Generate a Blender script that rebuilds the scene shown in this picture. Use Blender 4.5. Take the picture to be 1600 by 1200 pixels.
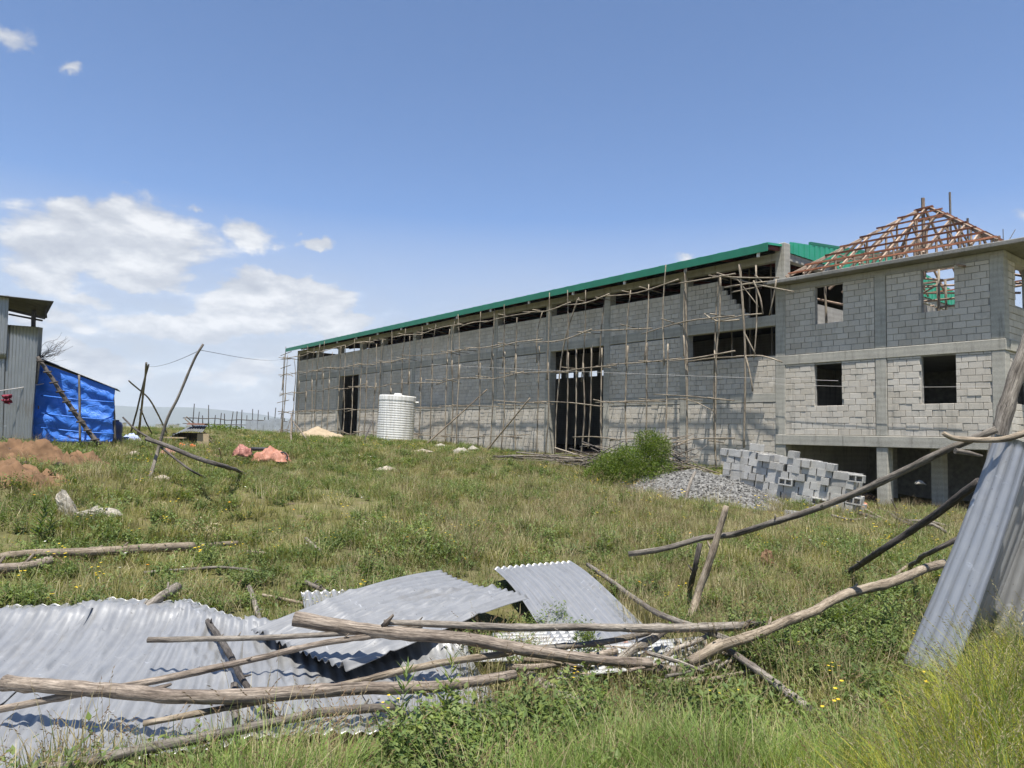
import bpy, math, random
import numpy as np
from mathutils import Vector, Matrix
random.seed(7); rng = np.random.default_rng(7)
sc = bpy.context.scene
for o in list(bpy.data.objects): bpy.data.objects.remove(o)
col = sc.collection
# ------------------------------------------------------------------ camera, sky, sun, exposure
EYE = 1.7
PITCH, ROLL, YAW, FPX = 0.07214, 0.02403, -0.66528, 1110.0
cp, sp, cr, sr = math.cos(PITCH), math.sin(PITCH), math.cos(ROLL), math.sin(ROLL)
FW = np.array([0, cp, sp]); U0 = np.array([0, -sp, cp]); R0 = np.array([1., 0, 0])
RT = cr*R0 + sr*U0; UP = -sr*R0 + cr*U0
cam = bpy.data.cameras.new('camera'); camo = bpy.data.objects.new('camera', cam); col.objects.link(camo)
cam.sensor_width = 36; cam.lens = FPX/1600*36; cam.clip_start = 0.05; cam.clip_end = 30000
M = Matrix(((RT[0], UP[0], -FW[0]), (RT[1], UP[1], -FW[1]), (RT[2], UP[2], -FW[2]))).to_4x4()
M.translation = Vector((0, 0, EYE)); camo.matrix_world = M
sc.camera = camo
sc.view_settings.view_transform = 'Standard'; sc.view_settings.look = 'None'
sc.view_settings.exposure = 1.45; sc.view_settings.gamma = 1.0; sc.view_settings.use_curve_mapping = False
sc.render.engine = 'CYCLES'
sc.cycles.max_bounces = 6; sc.cycles.diffuse_bounces = 3; sc.cycles.glossy_bounces = 2; sc.cycles.transmission_bounces = 3
sc.cycles.volume_bounces = 0; sc.cycles.transparent_max_bounces = 4
sc.cycles.use_denoising = True
sc.cycles.sample_clamp_indirect = 6
try: sc.cycles.denoiser = 'OPENIMAGEDENOISE'
except Exception: pass
SUN_EL = math.radians(73.0); SUN_DIR = Vector((0.01, -1.64, 5.4)).normalized()
SUN_STRENGTH = 3.3; SKY_STRENGTH = 0.073; CLOUD_STRENGTH = 0.39

def ray(x, y):
    d = (x-800)/FPX*RT - (y-600)/FPX*UP + FW
    return d/d[1]
def azel(x, y):
    d = ray(x, y); d = d/np.linalg.norm(d)
    return math.atan2(d[0], d[1]), math.asin(d[2])

world = bpy.data.worlds.new('World'); sc.world = world; world.use_nodes = True
nt = world.node_tree; nt.nodes.clear()
class NG:
    def __init__(s, nt): s.nt = nt
    def n(s, t, **k):
        nd = s.nt.nodes.new(t)
        for a, v in k.items(): setattr(nd, a, v)
        return nd
    def l(s, a, b): s.nt.links.new(a, b)
    def m(s, op, a, b=None, c=None, clamp=False):
        nd = s.n('ShaderNodeMath', operation=op); nd.use_clamp = clamp
        for i, v in enumerate((a, b, c)):
            if v is None: continue
            if hasattr(v, 'default_value') or hasattr(v, 'is_linked'): s.l(v, nd.inputs[i])
            else: nd.inputs[i].default_value = v
        return nd.outputs[0]
    def vm(s, op, a, b=None):
        nd = s.n('ShaderNodeVectorMath', operation=op)
        for i, v in enumerate((a, b)):
            if v is None: continue
            if hasattr(v, 'is_linked'): s.l(v, nd.inputs[i])
            else: nd.inputs[i].default_value = v
        return nd.outputs['Value'] if op in ('LENGTH', 'DISTANCE', 'DOT_PRODUCT') else nd.outputs[0]
    def noise(s, vec, scale, detail=4, rough=0.55, dist=0.0, color=False):
        nd = s.n('ShaderNodeTexNoise'); nd.inputs['Scale'].default_value = scale; nd.inputs['Detail'].default_value = detail
        nd.inputs['Roughness'].default_value = rough; nd.inputs['Distortion'].default_value = dist
        if vec is not None: s.l(vec, nd.inputs['Vector'])
        return nd.outputs['Color'] if color else nd.outputs['Fac']
    def ramp(s, fac, stops, interp='LINEAR'):
        nd = s.n('ShaderNodeValToRGB'); s.l(fac, nd.inputs[0]); r = nd.color_ramp; r.interpolation = interp
        while len(r.elements) < len(stops): r.elements.new(0.5)
        for e, (p, c) in zip(r.elements, stops):
            e.position = p; e.color = (*c, 1) if hasattr(c, '__len__') else (c, c, c, 1)
        return nd.outputs[0]
    def mix(s, fac, a, b, mode='MIX'):
        nd = s.n('ShaderNodeMix', data_type='RGBA', blend_type=mode)
        for sock, v in ((nd.inputs[0], fac), (nd.inputs[6], a), (nd.inputs[7], b)):
            if hasattr(v, 'is_linked'): s.l(v, sock)
            elif hasattr(v, '__len__'): sock.default_value = (*v, 1)
            else: sock.default_value = v
        return nd.outputs[2]
    def smooth(s, x, a, b):
        nd = s.n('ShaderNodeMapRange', interpolation_type='SMOOTHSTEP'); s.l(x, nd.inputs[0])
        nd.inputs[1].default_value = a; nd.inputs[2].default_value = b
        return nd.outputs[0]
g = NG(nt)
sky = g.n('ShaderNodeTexSky', sky_type='NISHITA'); sky.sun_disc = False
sky.sun_elevation = math.asin(SUN_DIR.z); sky.sun_rotation = math.atan2(SUN_DIR.x, SUN_DIR.y)
sky.altitude = 2600; sky.air_density = 1.0; sky.dust_density = 0.05; sky.ozone_density = 4.5
bg = g.n('ShaderNodeBackground'); g.l(sky.outputs[0], bg.inputs[0]); bg.inputs[1].default_value = SKY_STRENGTH
tc = g.n('ShaderNodeTexCoord'); sep = g.n('ShaderNodeSeparateXYZ'); g.l(tc.outputs['Generated'], sep.inputs[0])
az = g.m('ARCTAN2', sep.outputs[0], sep.outputs[1]); el = g.m('ARCSINE', sep.outputs[2])
cmb = g.n('ShaderNodeCombineXYZ'); g.l(az, cmb.inputs[0]); g.l(el, cmb.inputs[1]); dirv = cmb.outputs[0]
warp = g.vm('SUBTRACT', g.noise(tc.outputs['Generated'], 9.0, 5, 0.6, color=True), (0.5, 0.5, 0.5))
sc_ = g.n('ShaderNodeVectorMath', operation='SCALE'); g.l(warp, sc_.inputs[0]); sc_.inputs['Scale'].default_value = 0.11
dw_ = g.vm('ADD', dirv, sc_.outputs[0])
blobs = [  # pixel centre, radii in pixels, weight : the cumulus puffs of the left sky
    (185, 355, 150, 62, 1.0), (90, 370, 95, 48, .9), (150, 335, 60, 36, .95), (250, 372, 85, 34, .9), (395, 365, 56, 34, .8), (482, 369, 34, 17, 1.0), (18, 58, 44, 20, .62), (92, 110, 24, 14, .66),
    (430, 455, 125, 46, 1.1), (350, 488, 190, 36, .9), (520, 490, 120, 24, .75), (140, 440, 120, 26, .6),
    (290, 330, 34, 12, .6), (70, 480, 130, 30, .6), (1075, 397, 52, 14, .5), (700, 468, 28, 16, .42), (540, 500, 90, 20, .7), (250, 400, 120, 36, .7), (60, 400, 90, 40, .75), (1590, 325, 50, 22, .4), (330, 540, 260, 45, .5), (380, 570, 110, 28, .75), (150, 545, 140, 40, .8), (300, 610, 160, 26, .6)]
acc = None
for (x, y, rx, ry, w) in blobs:
    a0, e0 = azel(x, y)
    v = g.vm('SUBTRACT', dw_, (a0, e0-(.018 if rx > 60 else 0), 0)); v = g.vm('MULTIPLY', v, (FPX/rx*1.08, FPX/ry*1.08, 0))
    d = g.m('MULTIPLY', g.m('SUBTRACT', 1.0, g.m('MULTIPLY', g.vm('LENGTH', v), 0.62), clamp=True), w)
    acc = d if acc is None else g.m('SMOOTH_MAX', acc, d, 0.05)
# a thin veil low over the whole horizon, uneven in azimuth, behind the cumulus
st = g.vm('MULTIPLY', tc.outputs['Generated'], (1, 1, 2.4))
low = g.m('SUBTRACT', 1.0, g.smooth(el, 0.05, 0.30))
veil = g.m('MULTIPLY', g.m('POWER', low, 0.55), g.ramp(g.noise(g.vm('ADD', st, (0.35, 0.0, 0.0)), 1.5, 4, .55), [(0.34, 0.66), (0.50, 1.0)]))
veil = g.m('MULTIPLY', veil, g.ramp(g.noise(st, 6.5, 6, .6, .3), [(0.30, 0.84), (0.62, 1.0)]))
fb = g.noise(st, 8.0, 10, 0.60, 0.15)
dens = g.m('ADD', acc, g.m('MULTIPLY', g.m('SUBTRACT', fb, 0.5), 0.95))
acu = g.m('MULTIPLY', g.smooth(dens, 0.27, 0.58), 0.95)
alpha = g.m('MAXIMUM', acu, g.m('MULTIPLY', veil, 0.92))
fb2 = g.noise(g.vm('ADD', st, (0.0, 0.0, 0.035)), 8.0, 8, 0.6, 0.15)
shade = g.m('ADD', g.m('MULTIPLY', g.m('SUBTRACT', fb, fb2), 2.6), g.m('ADD', g.m('MULTIPLY', g.m('SUBTRACT', fb2, 0.5), .9), g.m('MULTIPLY', dens, 0.55)))
ccol = g.ramp(shade, [(0.0, (0.53, 0.565, 0.63)), (0.32, (0.66, 0.69, 0.74)), (0.70, (0.93, 0.94, 0.955))])
ccol = g.mix(acu, (0.565, 0.585, 0.62), ccol)
bgc = g.n('ShaderNodeBackground'); g.l(ccol, bgc.inputs[0]); bgc.inputs[1].default_value = CLOUD_STRENGTH
mx = g.n('ShaderNodeMixShader'); g.l(alpha, mx.inputs[0]); g.l(bg.outputs[0], mx.inputs[1]); g.l(bgc.outputs[0], mx.inputs[2])
wo = g.n('ShaderNodeOutputWorld'); g.l(mx.outputs[0], wo.inputs[0])

sun = bpy.data.lights.new('sun', 'SUN'); sun.energy = SUN_STRENGTH; sun.angle = math.radians(0.53); sun.color = (1.0, 0.955, 0.885)
suno = bpy.data.objects.new('sun', sun); col.objects.link(suno)
suno.rotation_euler = SUN_DIR.to_track_quat('Z', 'Y').to_euler(); suno.location = (0, -20, 60)

# ------------------------------------------------------------------ coordinates: wall frame, ground
DW = np.array([math.sin(YAW), math.cos(YAW), 0]); NW = np.array([math.cos(YAW), -math.sin(YAW), 0]); PW = 24.6
ROTW = math.atan2(-DW[1], -DW[0])
def WP(s, off, z):      # along the warehouse wall, metres out of it towards the yard, height over eye level
    q = s*DW + (PW-off)*NW; return np.array([q[0], q[1], z+EYE])
def wall_hit(x, y, off=0.0):
    d = ray(x, y); t = (PW-off)/d.dot(NW); q = d*t; return q.dot(DW), q[2]
def at(x, y, Y):        # the point at depth Y seen at a place of the photograph
    d = ray(x, y)*Y; return np.array([d[0], d[1], d[2]+EYE])
_w = lambda s, off, z: tuple(WP(s, off, z-EYE))
CTRL = np.array([(0, 2, 0), (-3, 2, 0), (3, 2, .12), (-5, 4, .02), (-2.5, 4.5, 0), (0, 4.5, 0), (3, 5, 0), (5, 3.5, .3), (0, 7, .02), (4, 8, -.05), (-4, 7, .08), (-7, 9, .3), (-9, 6, .25),
    (0, 11, .18), (4, 12, .0), (8, 14, -.2), (-8, 13, .8), (-13, 13.5, 1.0), (-3, 15, .5), (1, 17, .4), (6.2, 21, .12), (9.2, 19.6, -.18), (11, 19, -.34), (14, 17, -.4), (-14, 19.5, 1.05), (-13, 23, 1.1), (-20, 20, 1.15),
    (-6, 26, 1.0), (0, 25, .72), (-9, 33, 1.2), (-7.4, 43, 1.22), (-20, 45, 1.4), (-30, 70, 1.45), (-14, 75, 1.42), (-60, 150, 1.5), (60, 150, 1.0), (0, 200, 1.45), (-60, 40, 1.4), (40, 30, -.3), (60, 60, 0), (30, 5, -.3),
    _w(63, 0, 1.28), _w(54, 0, 1.25), _w(46, 0, 1.12), _w(38, 0, 1.0), _w(26, 0, .74), _w(18, 0, .6), _w(14, -2, -.38), _w(11.3, 0, -.37), _w(7.5, 0, -.4), _w(11, -6, -.45), _w(7, -6, -.45), _w(20, -5, .6), _w(35, -8, .9), _w(55, -8, 1.25),
    (-300, 300, 1.5), (300, 300, 1.3), (0, 1000, 1.4), (-2000, 2000, 1.3), (2000, 2000, 1.3), (0, 5000, 1.2), (-40, -20, 0), (40, -20, 0), (0, -40, 0)])
def ground_np(x, y):
    x = np.asarray(x, float); y = np.asarray(y, float)
    d2 = (x[..., None]-CTRL[:, 0])**2 + (y[..., None]-CTRL[:, 1])**2
    w = 1.0/(d2+0.8)**1.6
    z = (w*CTRL[:, 2]).sum(-1)/w.sum(-1)
    return z + 0.035*np.sin(x*1.3+.7)*np.sin(y*1.1+.2) + 0.02*np.sin(x*2.9+y*1.7)
def gz(x, y): return float(ground_np(np.array([x]), np.array([y]))[0])
def G(x, y, h=0.0):     # where the sight line through a place of the photograph meets the ground raised by h
    d = ray(x, y); t = np.concatenate([np.arange(1.5, 30, .02), np.arange(30, 200, .2)])
    zz = d[2]*t + EYE - ground_np(d[0]*t, t) - h
    i = np.argmax(zz < 0)
    if zz[i] >= 0: i = len(t)-1
    Y = t[i]; return np.array([d[0]*Y, Y, d[2]*Y+EYE])

# ------------------------------------------------------------------ mesh helpers
def link(name, me, mats=(), parent=None, loc=None):
    o = bpy.data.objects.new(name, me); col.objects.link(o)
    if me is not None and mats is not None:
        for m in (mats if isinstance(mats, (list, tuple)) else [mats]):
            if len(me.materials) < 8: me.materials.append(m)
    if parent is not None: o.parent = parent
    if loc is not None: o.location = loc
    return o
def tag(o, label=None, cat=None, group=None, kind=None):
    if label: o['label'] = label
    if cat: o['category'] = cat
    if group: o['group'] = group
    if kind: o['kind'] = kind
    return o
def empty(name, loc, label=None, cat=None, group=None):
    o = bpy.data.objects.new(name, None); col.objects.link(o); o.location = Vector(loc); o.empty_display_size = .2
    return tag(o, label, cat, group)
class MB:
    def __init__(s): s.v = []; s.f = []; s.t = []; s.m = []; s.g = []; s.hasg = False
    def add(s, V, F, tint=0.0, mat=0, gco=None):
        b = len(s.v); s.v.extend([tuple(p) for p in V]); s.f.extend([tuple(i+b for i in f) for f in F]); s.t.extend([tint]*len(F)); s.m.extend([mat]*len(F))
        if gco is not None: s.hasg = True; s.g.extend(gco)
        else: s.g.extend([tuple(p) for p in V])
        return s
    def box(s, c, ex, ey, ez, tint=0.0, mat=0):   # centre and three half-extent vectors
        c, ex, ey, ez = map(np.asarray, (c, ex, ey, ez))
        V = [c+i*ex+j*ey+k*ez for k in (-1, 1) for j in (-1, 1) for i in (-1, 1)]
        return s.add(V, [(0, 2, 3, 1), (4, 5, 7, 6), (0, 1, 5, 4), (2, 6, 7, 3), (0, 4, 6, 2), (1, 3, 7, 5)], tint, mat)
    def abox(s, x0, x1, y0, y1, z0, z1, tint=0.0, mat=0):
        return s.box(((x0+x1)/2, (y0+y1)/2, (z0+z1)/2), ((x1-x0)/2, 0, 0), (0, (y1-y0)/2, 0), (0, 0, (z1-z0)/2), tint, mat)
    def wbox(s, s0, s1, o0, o1, z0, z1, tint=0.0, mat=0):   # box in the wall frame
        c = WP((s0+s1)/2, (o0+o1)/2, (z0+z1)/2)
        return s.box(c, -DW*abs(s1-s0)/2, NW*abs(o1-o0)/2, np.array([0, 0, abs(z1-z0)/2]), tint, mat)
    def tube(s, pts, radii, n=8, tint=0.0, mat=0, rough=0.0, caps=True):
        P = np.asarray(pts, float); K = len(P); radii = np.broadcast_to(np.asarray(radii, float), (K,))
        T = np.gradient(P, axis=0); T /= np.linalg.norm(T, axis=1)[:, None]+1e-9
        a = np.array([0, 0, 1.]) if abs(T[0][2]) < .9 else np.array([1., 0, 0])
        X = np.cross(T[0], a); X /= np.linalg.norm(X); V = []; gc = []; L = 0; off = rng.random(3)*50
        for i in range(K):
            X = X - T[i]*X.dot(T[i]); X /= np.linalg.norm(X); Y = np.cross(T[i], X)
            if i: L += np.linalg.norm(P[i]-P[i-1])
            for k in range(n):
                an = 2*math.pi*k/n; r = radii[i]*(1+rough*rng.normal())
                V.append(P[i]+(X*math.cos(an)+Y*math.sin(an))*r)
                gc.append((off[0]+math.cos(an)*radii[i], off[1]+math.sin(an)*radii[i], off[2]+L))
        F = [(i*n+k, i*n+(k+1) % n, (i+1)*n+(k+1) % n, (i+1)*n+k) for i in range(K-1) for k in range(n)]
        if caps: F.append(tuple(range(n-1, -1, -1))); F.append(tuple((K-1)*n+k for k in range(n)))
        return s.add(V, F, tint, mat, gc)
    def grid(s, V, nu, nv, tint=0.0, mat=0, gco=None):
        F = [(j*nu+i, j*nu+i+1, (j+1)*nu+i+1, (j+1)*nu+i) for j in range(nv-1) for i in range(nu-1)]
        return s.add(V, F, tint, mat, gco)
    def build(s, name, mats, parent=None, org=None, smooth=False, bevel=0.0):
        me = bpy.data.meshes.new(name)
        if parent is not None and org is None: org = np.array(parent.matrix_basis.translation) if parent.parent is None else np.array(parent.matrix_basis.translation)+np.array(parent.parent.matrix_basis.translation)
        V = np.array(s.v, float)
        if org is None: org = np.array([(V[:, 0].min()+V[:, 0].max())/2, (V[:, 1].min()+V[:, 1].max())/2, V[:, 2].min()])
        me.from_pydata([tuple(p) for p in (V-org)], [], s.f)
        a = me.attributes.new('tint', 'FLOAT', 'FACE'); a.data.foreach_set('value', np.array(s.t, 'f'))
        ga = me.attributes.new('gco', 'FLOAT_VECTOR', 'POINT'); ga.data.foreach_set('vector', np.array(s.g, 'f').ravel())
        if max(s.m) > 0: me.polygons.foreach_set('material_index', np.array(s.m, 'i'))
        if smooth: me.polygons.foreach_set('use_smooth', np.array([len(f) <= 4 for f in s.f], bool))
        me.update()
        o = link(name, me, mats, parent)
        if parent is None: o.location = Vector(org)
        if bevel:
            b = o.modifiers.new('edge', 'BEVEL'); b.width = bevel; b.segments = 1; b.limit_method = 'ANGLE'
        return o
def spline(ctrl, step=.12):
    C = np.asarray(ctrl, float)
    if len(C) == 2: C = np.array([C[0], (C[0]+C[1])/2, C[1]])
    out = []
    P = np.vstack([2*C[0]-C[1], C, 2*C[-1]-C[-2]])
    for i in range(1, len(P)-2):
        n = max(2, int(np.linalg.norm(P[i+1]-P[i])/step))
        for t in np.arange(n)/n:
            out.append(.5*((2*P[i])+(-P[i-1]+P[i+1])*t+(2*P[i-1]-5*P[i]+4*P[i+1]-P[i+2])*t*t+(-P[i-1]+3*P[i]-3*P[i+1]+P[i+2])*t**3))
    out.append(C[-1]); return np.array(out)
def smooth_noise(n, k):
    m = max(2, int(n/k)+2); return np.interp(np.linspace(0, m-1, n), np.arange(m), rng.normal(size=m))
def pole_mb(ctrl, r0, r1, n=8, step=.12, wig=.25, mb=None, knots=True, tint=None):
    P = spline(ctrl, step); K = len(P); r = np.linspace(r0, r1, K)*(1+.04*smooth_noise(K, 6))
    for a in range(3): P[:, a] += smooth_noise(K, 8)*r.mean()*wig*.8
    if knots:
        for i in range(K):
            if rng.random() < .035: r[i] *= 1.08+.10*rng.random()
    return (mb or MB()).tube(P, r, n, rng.random() if tint is None else tint, 0, .035 if n < 9 else .055)
def pole(name, label, cat, ctrl, r0, r1, mat, group=None, n=8, step=.12, wig=.25, parent=None):
    mb = pole_mb(ctrl, r0*.82, r1*.82, n, step, wig)
    if n >= 9:      # knots and snapped side twigs
        P = spline(ctrl, .06)
        for _ in range(int(rng.integers(1, 4))):
            i = int(rng.integers(2, max(3, len(P)-2))); t = P[min(i+1, len(P)-1)]-P[i-1]; t /= np.linalg.norm(t)+1e-9; d = rng.normal(size=3); d[2] = abs(d[2]); d -= t*d.dot(t); d /= np.linalg.norm(d)
            mb.tube([P[i]+d*r0*.4, P[i]+d*r0*1.1+t*r0*.5, P[i]+d*r0*(1.5+rng.random()*.8)+t*r0*1.1], [r0*.36, r0*.26, r0*.14], 6, .3, 0, .08)
    o = mb.build(name, mat, parent, smooth=True)
    if parent is None: tag(o, label, cat, group)
    return o
# ------------------------------------------------------------------ materials
def mat(name, fn, rough=.85, metal=0.0, spec=.3):
    m = bpy.data.materials.new(name); m.use_nodes = True; t = m.node_tree; t.nodes.clear(); g = NG(t)
    b = g.n('ShaderNodeBsdfPrincipled'); b.inputs['Roughness'].default_value = rough; b.inputs['Metallic'].default_value = metal
    b.inputs['Specular IOR Level'].default_value = spec
    o = g.n('ShaderNodeOutputMaterial'); g.l(b.outputs[0], o.inputs[0])
    c = fn(g, b, o)
    if c is not None:
        if hasattr(c, 'is_linked'): g.l(c, b.inputs['Base Color'])
        else: b.inputs['Base Color'].default_value = (*c, 1)
    return m
def pos(g): return g.n('ShaderNodeNewGeometry').outputs['Position']
def objc(g): return g.n('ShaderNodeTexCoord').outputs['Object']
def attr(g, name, fac=True):
    a = g.n('ShaderNodeAttribute'); a.attribute_name = name; return a.outputs['Fac'] if fac else a.outputs['Vector']
def rnd(g):
    r = g.n('ShaderNodeObjectInfo').outputs['Random']
    return g.m('FRACT', g.m('ADD', r, attr(g, 'tint')))
def bump(g, b, h, s=.3, d=.02):
    n = g.n('ShaderNodeBump'); n.inputs['Strength'].default_value = s; n.inputs['Distance'].default_value = d
    g.l(h, n.inputs['Height']); g.l(n.outputs[0], b.inputs['Normal'])
def block_fn(lo, hi):
    def f(g, b, o):
        p = pos(g); c = g.ramp(rnd(g), [(0, lo), (.5, tuple((a+c_)/2 for a, c_ in zip(lo, hi))), (1, hi)])
        big = g.noise(p, .55, 5, .6); c = g.mix(g.smooth(big, .38, .72), c, g.mix(1, c, (.90, .885, .85), 'MULTIPLY'))
        fine = g.noise(p, 38, 4, .7); c = g.mix(.45, c, g.mix(1, c, g.ramp(fine, [(.3, .74), (.7, 1.22)]), 'MULTIPLY'))
        st = g.noise(g.vm('MULTIPLY', p, (3.2, 3.2, .35)), 1.6, 4); c = g.mix(g.m('MULTIPLY', g.smooth(st, .53, .75), .5), c, (.24, .225, .19))
        sm = g.smooth(g.noise(g.vm('ADD', p, (5, 9, 2)), 2.6, 6, .68), .56, .66); c = g.mix(g.m('MULTIPLY', sm, .42), c, (.36, .345, .305))
        bump(g, b, fine, .5, .012); return c
    return f
M_BLOCK = mat('block', block_fn((.515, .468, .395), (.61, .565, .49)), .92)
M_BLOCKL = mat('pale_block', block_fn((.38, .37, .345), (.49, .48, .45)), .92)
def mortar_fn(g, b, o):
    p = pos(g); n = g.noise(p, 6, 5, .6); bump(g, b, n, .6, .03)
    return g.ramp(n, [(.3, (.22, .215, .20)), (.7, (.40, .39, .355))])
M_MORTAR = mat('mortar', mortar_fn, .95)
def conc_fn(lo, hi, stain=.6):
    def f(g, b, o):
        p = pos(g); n = g.noise(p, 1.1, 6, .62); c = g.ramp(n, [(.28, lo), (.72, hi)])
        st = g.noise(g.vm('MULTIPLY', p, (5, 5, .5)), 1.3, 5, .6); c = g.mix(g.m('MULTIPLY', g.smooth(st, .52, .74), stain), c, tuple(a*.42 for a in lo))
        fine = g.noise(p, 24, 5, .65); c = g.mix(.5, c, g.mix(1, c, g.ramp(fine, [(.3, .7), (.7, 1.2)]), 'MULTIPLY'))
        wv = g.n('ShaderNodeTexWave', wave_type='BANDS', bands_direction='Z'); wv.inputs['Scale'].default_value = 1.6; wv.inputs['Distortion'].default_value = 1.5
        g.l(p, wv.inputs['Vector']); c = g.mix(.12, c, wv.outputs['Color'], 'MULTIPLY')
        bump(g, b, fine, .5, .015); return c
    return f
M_CONC = mat('concrete', conc_fn((.34, .325, .28), (.50, .475, .405)), .92)
M_CONCD = mat('old_concrete', conc_fn((.32, .31, .285), (.47, .455, .415)), .92)
def wood_fn(dark, mid, light, sc=1.0):
    def f(g, b, o):
        v = g.vm('MULTIPLY', attr(g, 'gco', False), (60*sc, 60*sc, 7*sc)); n = g.noise(v, 1, 6, .65)
        c = g.ramp(n, [(.30, dark), (.48, mid), (.72, light)])
        v2 = g.vm('MULTIPLY', attr(g, 'gco', False), (9, 9, 2.2)); n2 = g.noise(v2, 1, 4, .6)
        c = g.mix(g.smooth(n2, .45, .68), c, g.mix(1, c, (.62, .60, .60), 'MULTIPLY'))
        nf = g.noise(g.vm('MULTIPLY', attr(g, 'gco', False), (190*sc, 190*sc, 26*sc)), 1, 4, .7); c = g.mix(.75, c, g.mix(1, c, g.ramp(nf, [(.32, .45), (.66, 1.45)]), 'MULTIPLY'))
        k = g.ramp(rnd(g), [(0, .72), (1, 1.22)]); c = g.mix(1, c, k, 'MULTIPLY')
        cr_ = g.smooth(g.noise(g.vm('MULTIPLY', attr(g, 'gco', False), (110, 110, 2.2)), 1, 3), .60, .67); c = g.mix(g.m('MULTIPLY', cr_, .7), c, tuple(a*.3 for a in dark))
        bump(g, b, g.m('SUBTRACT', n, g.m('MULTIPLY', cr_, .6)), .8, .008); return c
    return f
M_WOOD = mat('weathered_wood', wood_fn((.072, .058, .045), (.19, .155, .122), (.33, .28, .228)), .8)
M_WOODG = mat('grey_wood', wood_fn((.08, .07, .058), (.19, .167, .138), (.31, .278, .235)), .85)
M_WOODD = mat('dark_wood', wood_fn((.035, .03, .027), (.085, .075, .066), (.16, .14, .12)), .85)
M_WOODP = mat('pale_wood', wood_fn((.11, .085, .058), (.235, .19, .137), (.37, .315, .24)), .8)
M_POLE = mat('scaffold_wood', wood_fn((.12, .10, .075), (.26, .22, .165), (.42, .365, .28), .5), .85)
M_TIMBER = mat('roof_timber', wood_fn((.22, .155, .11), (.34, .25, .185), (.45, .36, .28), .5), .85)
M_BATTEN = mat('red_batten', wood_fn((.17, .065, .035), (.28, .115, .065), (.37, .175, .105), .5), .85)
def plain(name, c, rough=.7, var=.25, scale=6, metal=0.0, spec=.3, bmp=0.0):
    def f(g, b, o):
        n = g.noise(pos(g), scale, 5, .6); c2 = g.mix(1, c, g.ramp(n, [(.25, 1-var), (.75, 1+var)]), 'MULTIPLY')
        if bmp: bump(g, b, n, bmp, .02)
        return c2
    return mat(name, f, rough, metal, spec)
def tin_fn(base, rust, dull):
    def f(g, b, o):
        p = attr(g, 'gco', False); n = g.noise(p, 2.3, 6, .6); n2 = g.noise(p, 9, 5, .65); fine = g.noise(p, 90, 3, .6)
        v = g.n('ShaderNodeTexVoronoi'); v.inputs['Scale'].default_value = 45; g.l(p, v.inputs['Vector'])
        c = g.ramp(n, [(.3, tuple(a*.93 for a in base)), (.7, base)])
        wh = g.smooth(n2, .60, .72); c = g.mix(g.m('MULTIPLY', wh, .18), c, (.50, .50, .49))
        dk = g.smooth(g.noise(g.vm('ADD', p, (31, 7, 3)), 4.2, 6, .7), .64, .72); c = g.mix(g.m('MULTIPLY', dk, .22), c, (.14, .13, .12))
        ru = g.smooth(g.noise(g.vm('ADD', p, (11.3, 4.7, 1)), 1.9, 5, .62), 1-rust, 1-rust+.035) if rust else None
        met = g.ramp(n2, [(.3, dull+.03), (.7, dull-.03)])
        if ru is not None:
            c = g.mix(ru, c, g.ramp(fine, [(.3, (.26, .10, .05)), (.7, (.40, .19, .11))])); met = g.m('MULTIPLY', met, g.m('SUBTRACT', 1.0, ru))
        g.l(met, b.inputs['Metallic']); g.l(g.ramp(n2, [(.3, .42), (.7, .52)]), b.inputs['Roughness'])
        bump(g, b, g.m('ADD', g.noise(g.vm('MULTIPLY', p, (3, .8, 1)), 1.2, 2), g.m('MULTIPLY', fine, .02)), .06, .04)
        stv = g.smooth(g.noise(g.vm('MULTIPLY', p, (13, .7, 1)), 1.4, 6, .65), .42, .75); c = g.mix(g.m('MULTIPLY', stv, .55), c, (.205, .205, .20))
        mud = g.smooth(g.noise(g.vm('MULTIPLY', g.vm('ADD', p, (3, 17, 0)), (1.6, .7, 1)), 1.5, 7, .7), .56, .70); c = g.mix(g.m('MULTIPLY', mud, .5), c, (.235, .215, .185))
        spk = g.smooth(g.noise(p, 34, 2, .5), .70, .76); c = g.mix(g.m('MULTIPLY', spk, .6), c, (.10, .095, .09))
        glint = g.smooth(g.noise(g.vm('MULTIPLY', g.vm('ADD', p, (7, 2, 0)), (2.2, 6, 1)), 1.6, 5, .6), .66, .72); c = g.mix(g.m('MULTIPLY', glint, .55), c, (.62, .63, .64))  # pale highlights painted into the sheet colour
        return c
    return f
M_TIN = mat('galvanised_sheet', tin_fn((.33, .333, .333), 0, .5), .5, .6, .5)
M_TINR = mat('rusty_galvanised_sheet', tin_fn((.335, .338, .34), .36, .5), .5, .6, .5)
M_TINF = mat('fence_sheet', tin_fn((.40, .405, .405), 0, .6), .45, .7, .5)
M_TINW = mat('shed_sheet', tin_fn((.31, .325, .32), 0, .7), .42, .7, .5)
M_TIND = plain('dark_sheet', (.09, .09, .09), .6, .4, 5, .3)
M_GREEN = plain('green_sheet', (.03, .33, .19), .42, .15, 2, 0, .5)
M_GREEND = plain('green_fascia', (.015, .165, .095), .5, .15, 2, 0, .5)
M_STEEL = plain('red_steel', (.13, .035, .03), .6, .3)
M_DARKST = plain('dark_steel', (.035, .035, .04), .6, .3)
M_EDGE = mat('weathered_concrete', conc_fn((.17, .165, .15), (.27, .262, .24)), .92)
M_WHITE = plain('white_plastic', (.80, .79, .75), .42, .06, 1.5, 0, .5)
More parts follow.
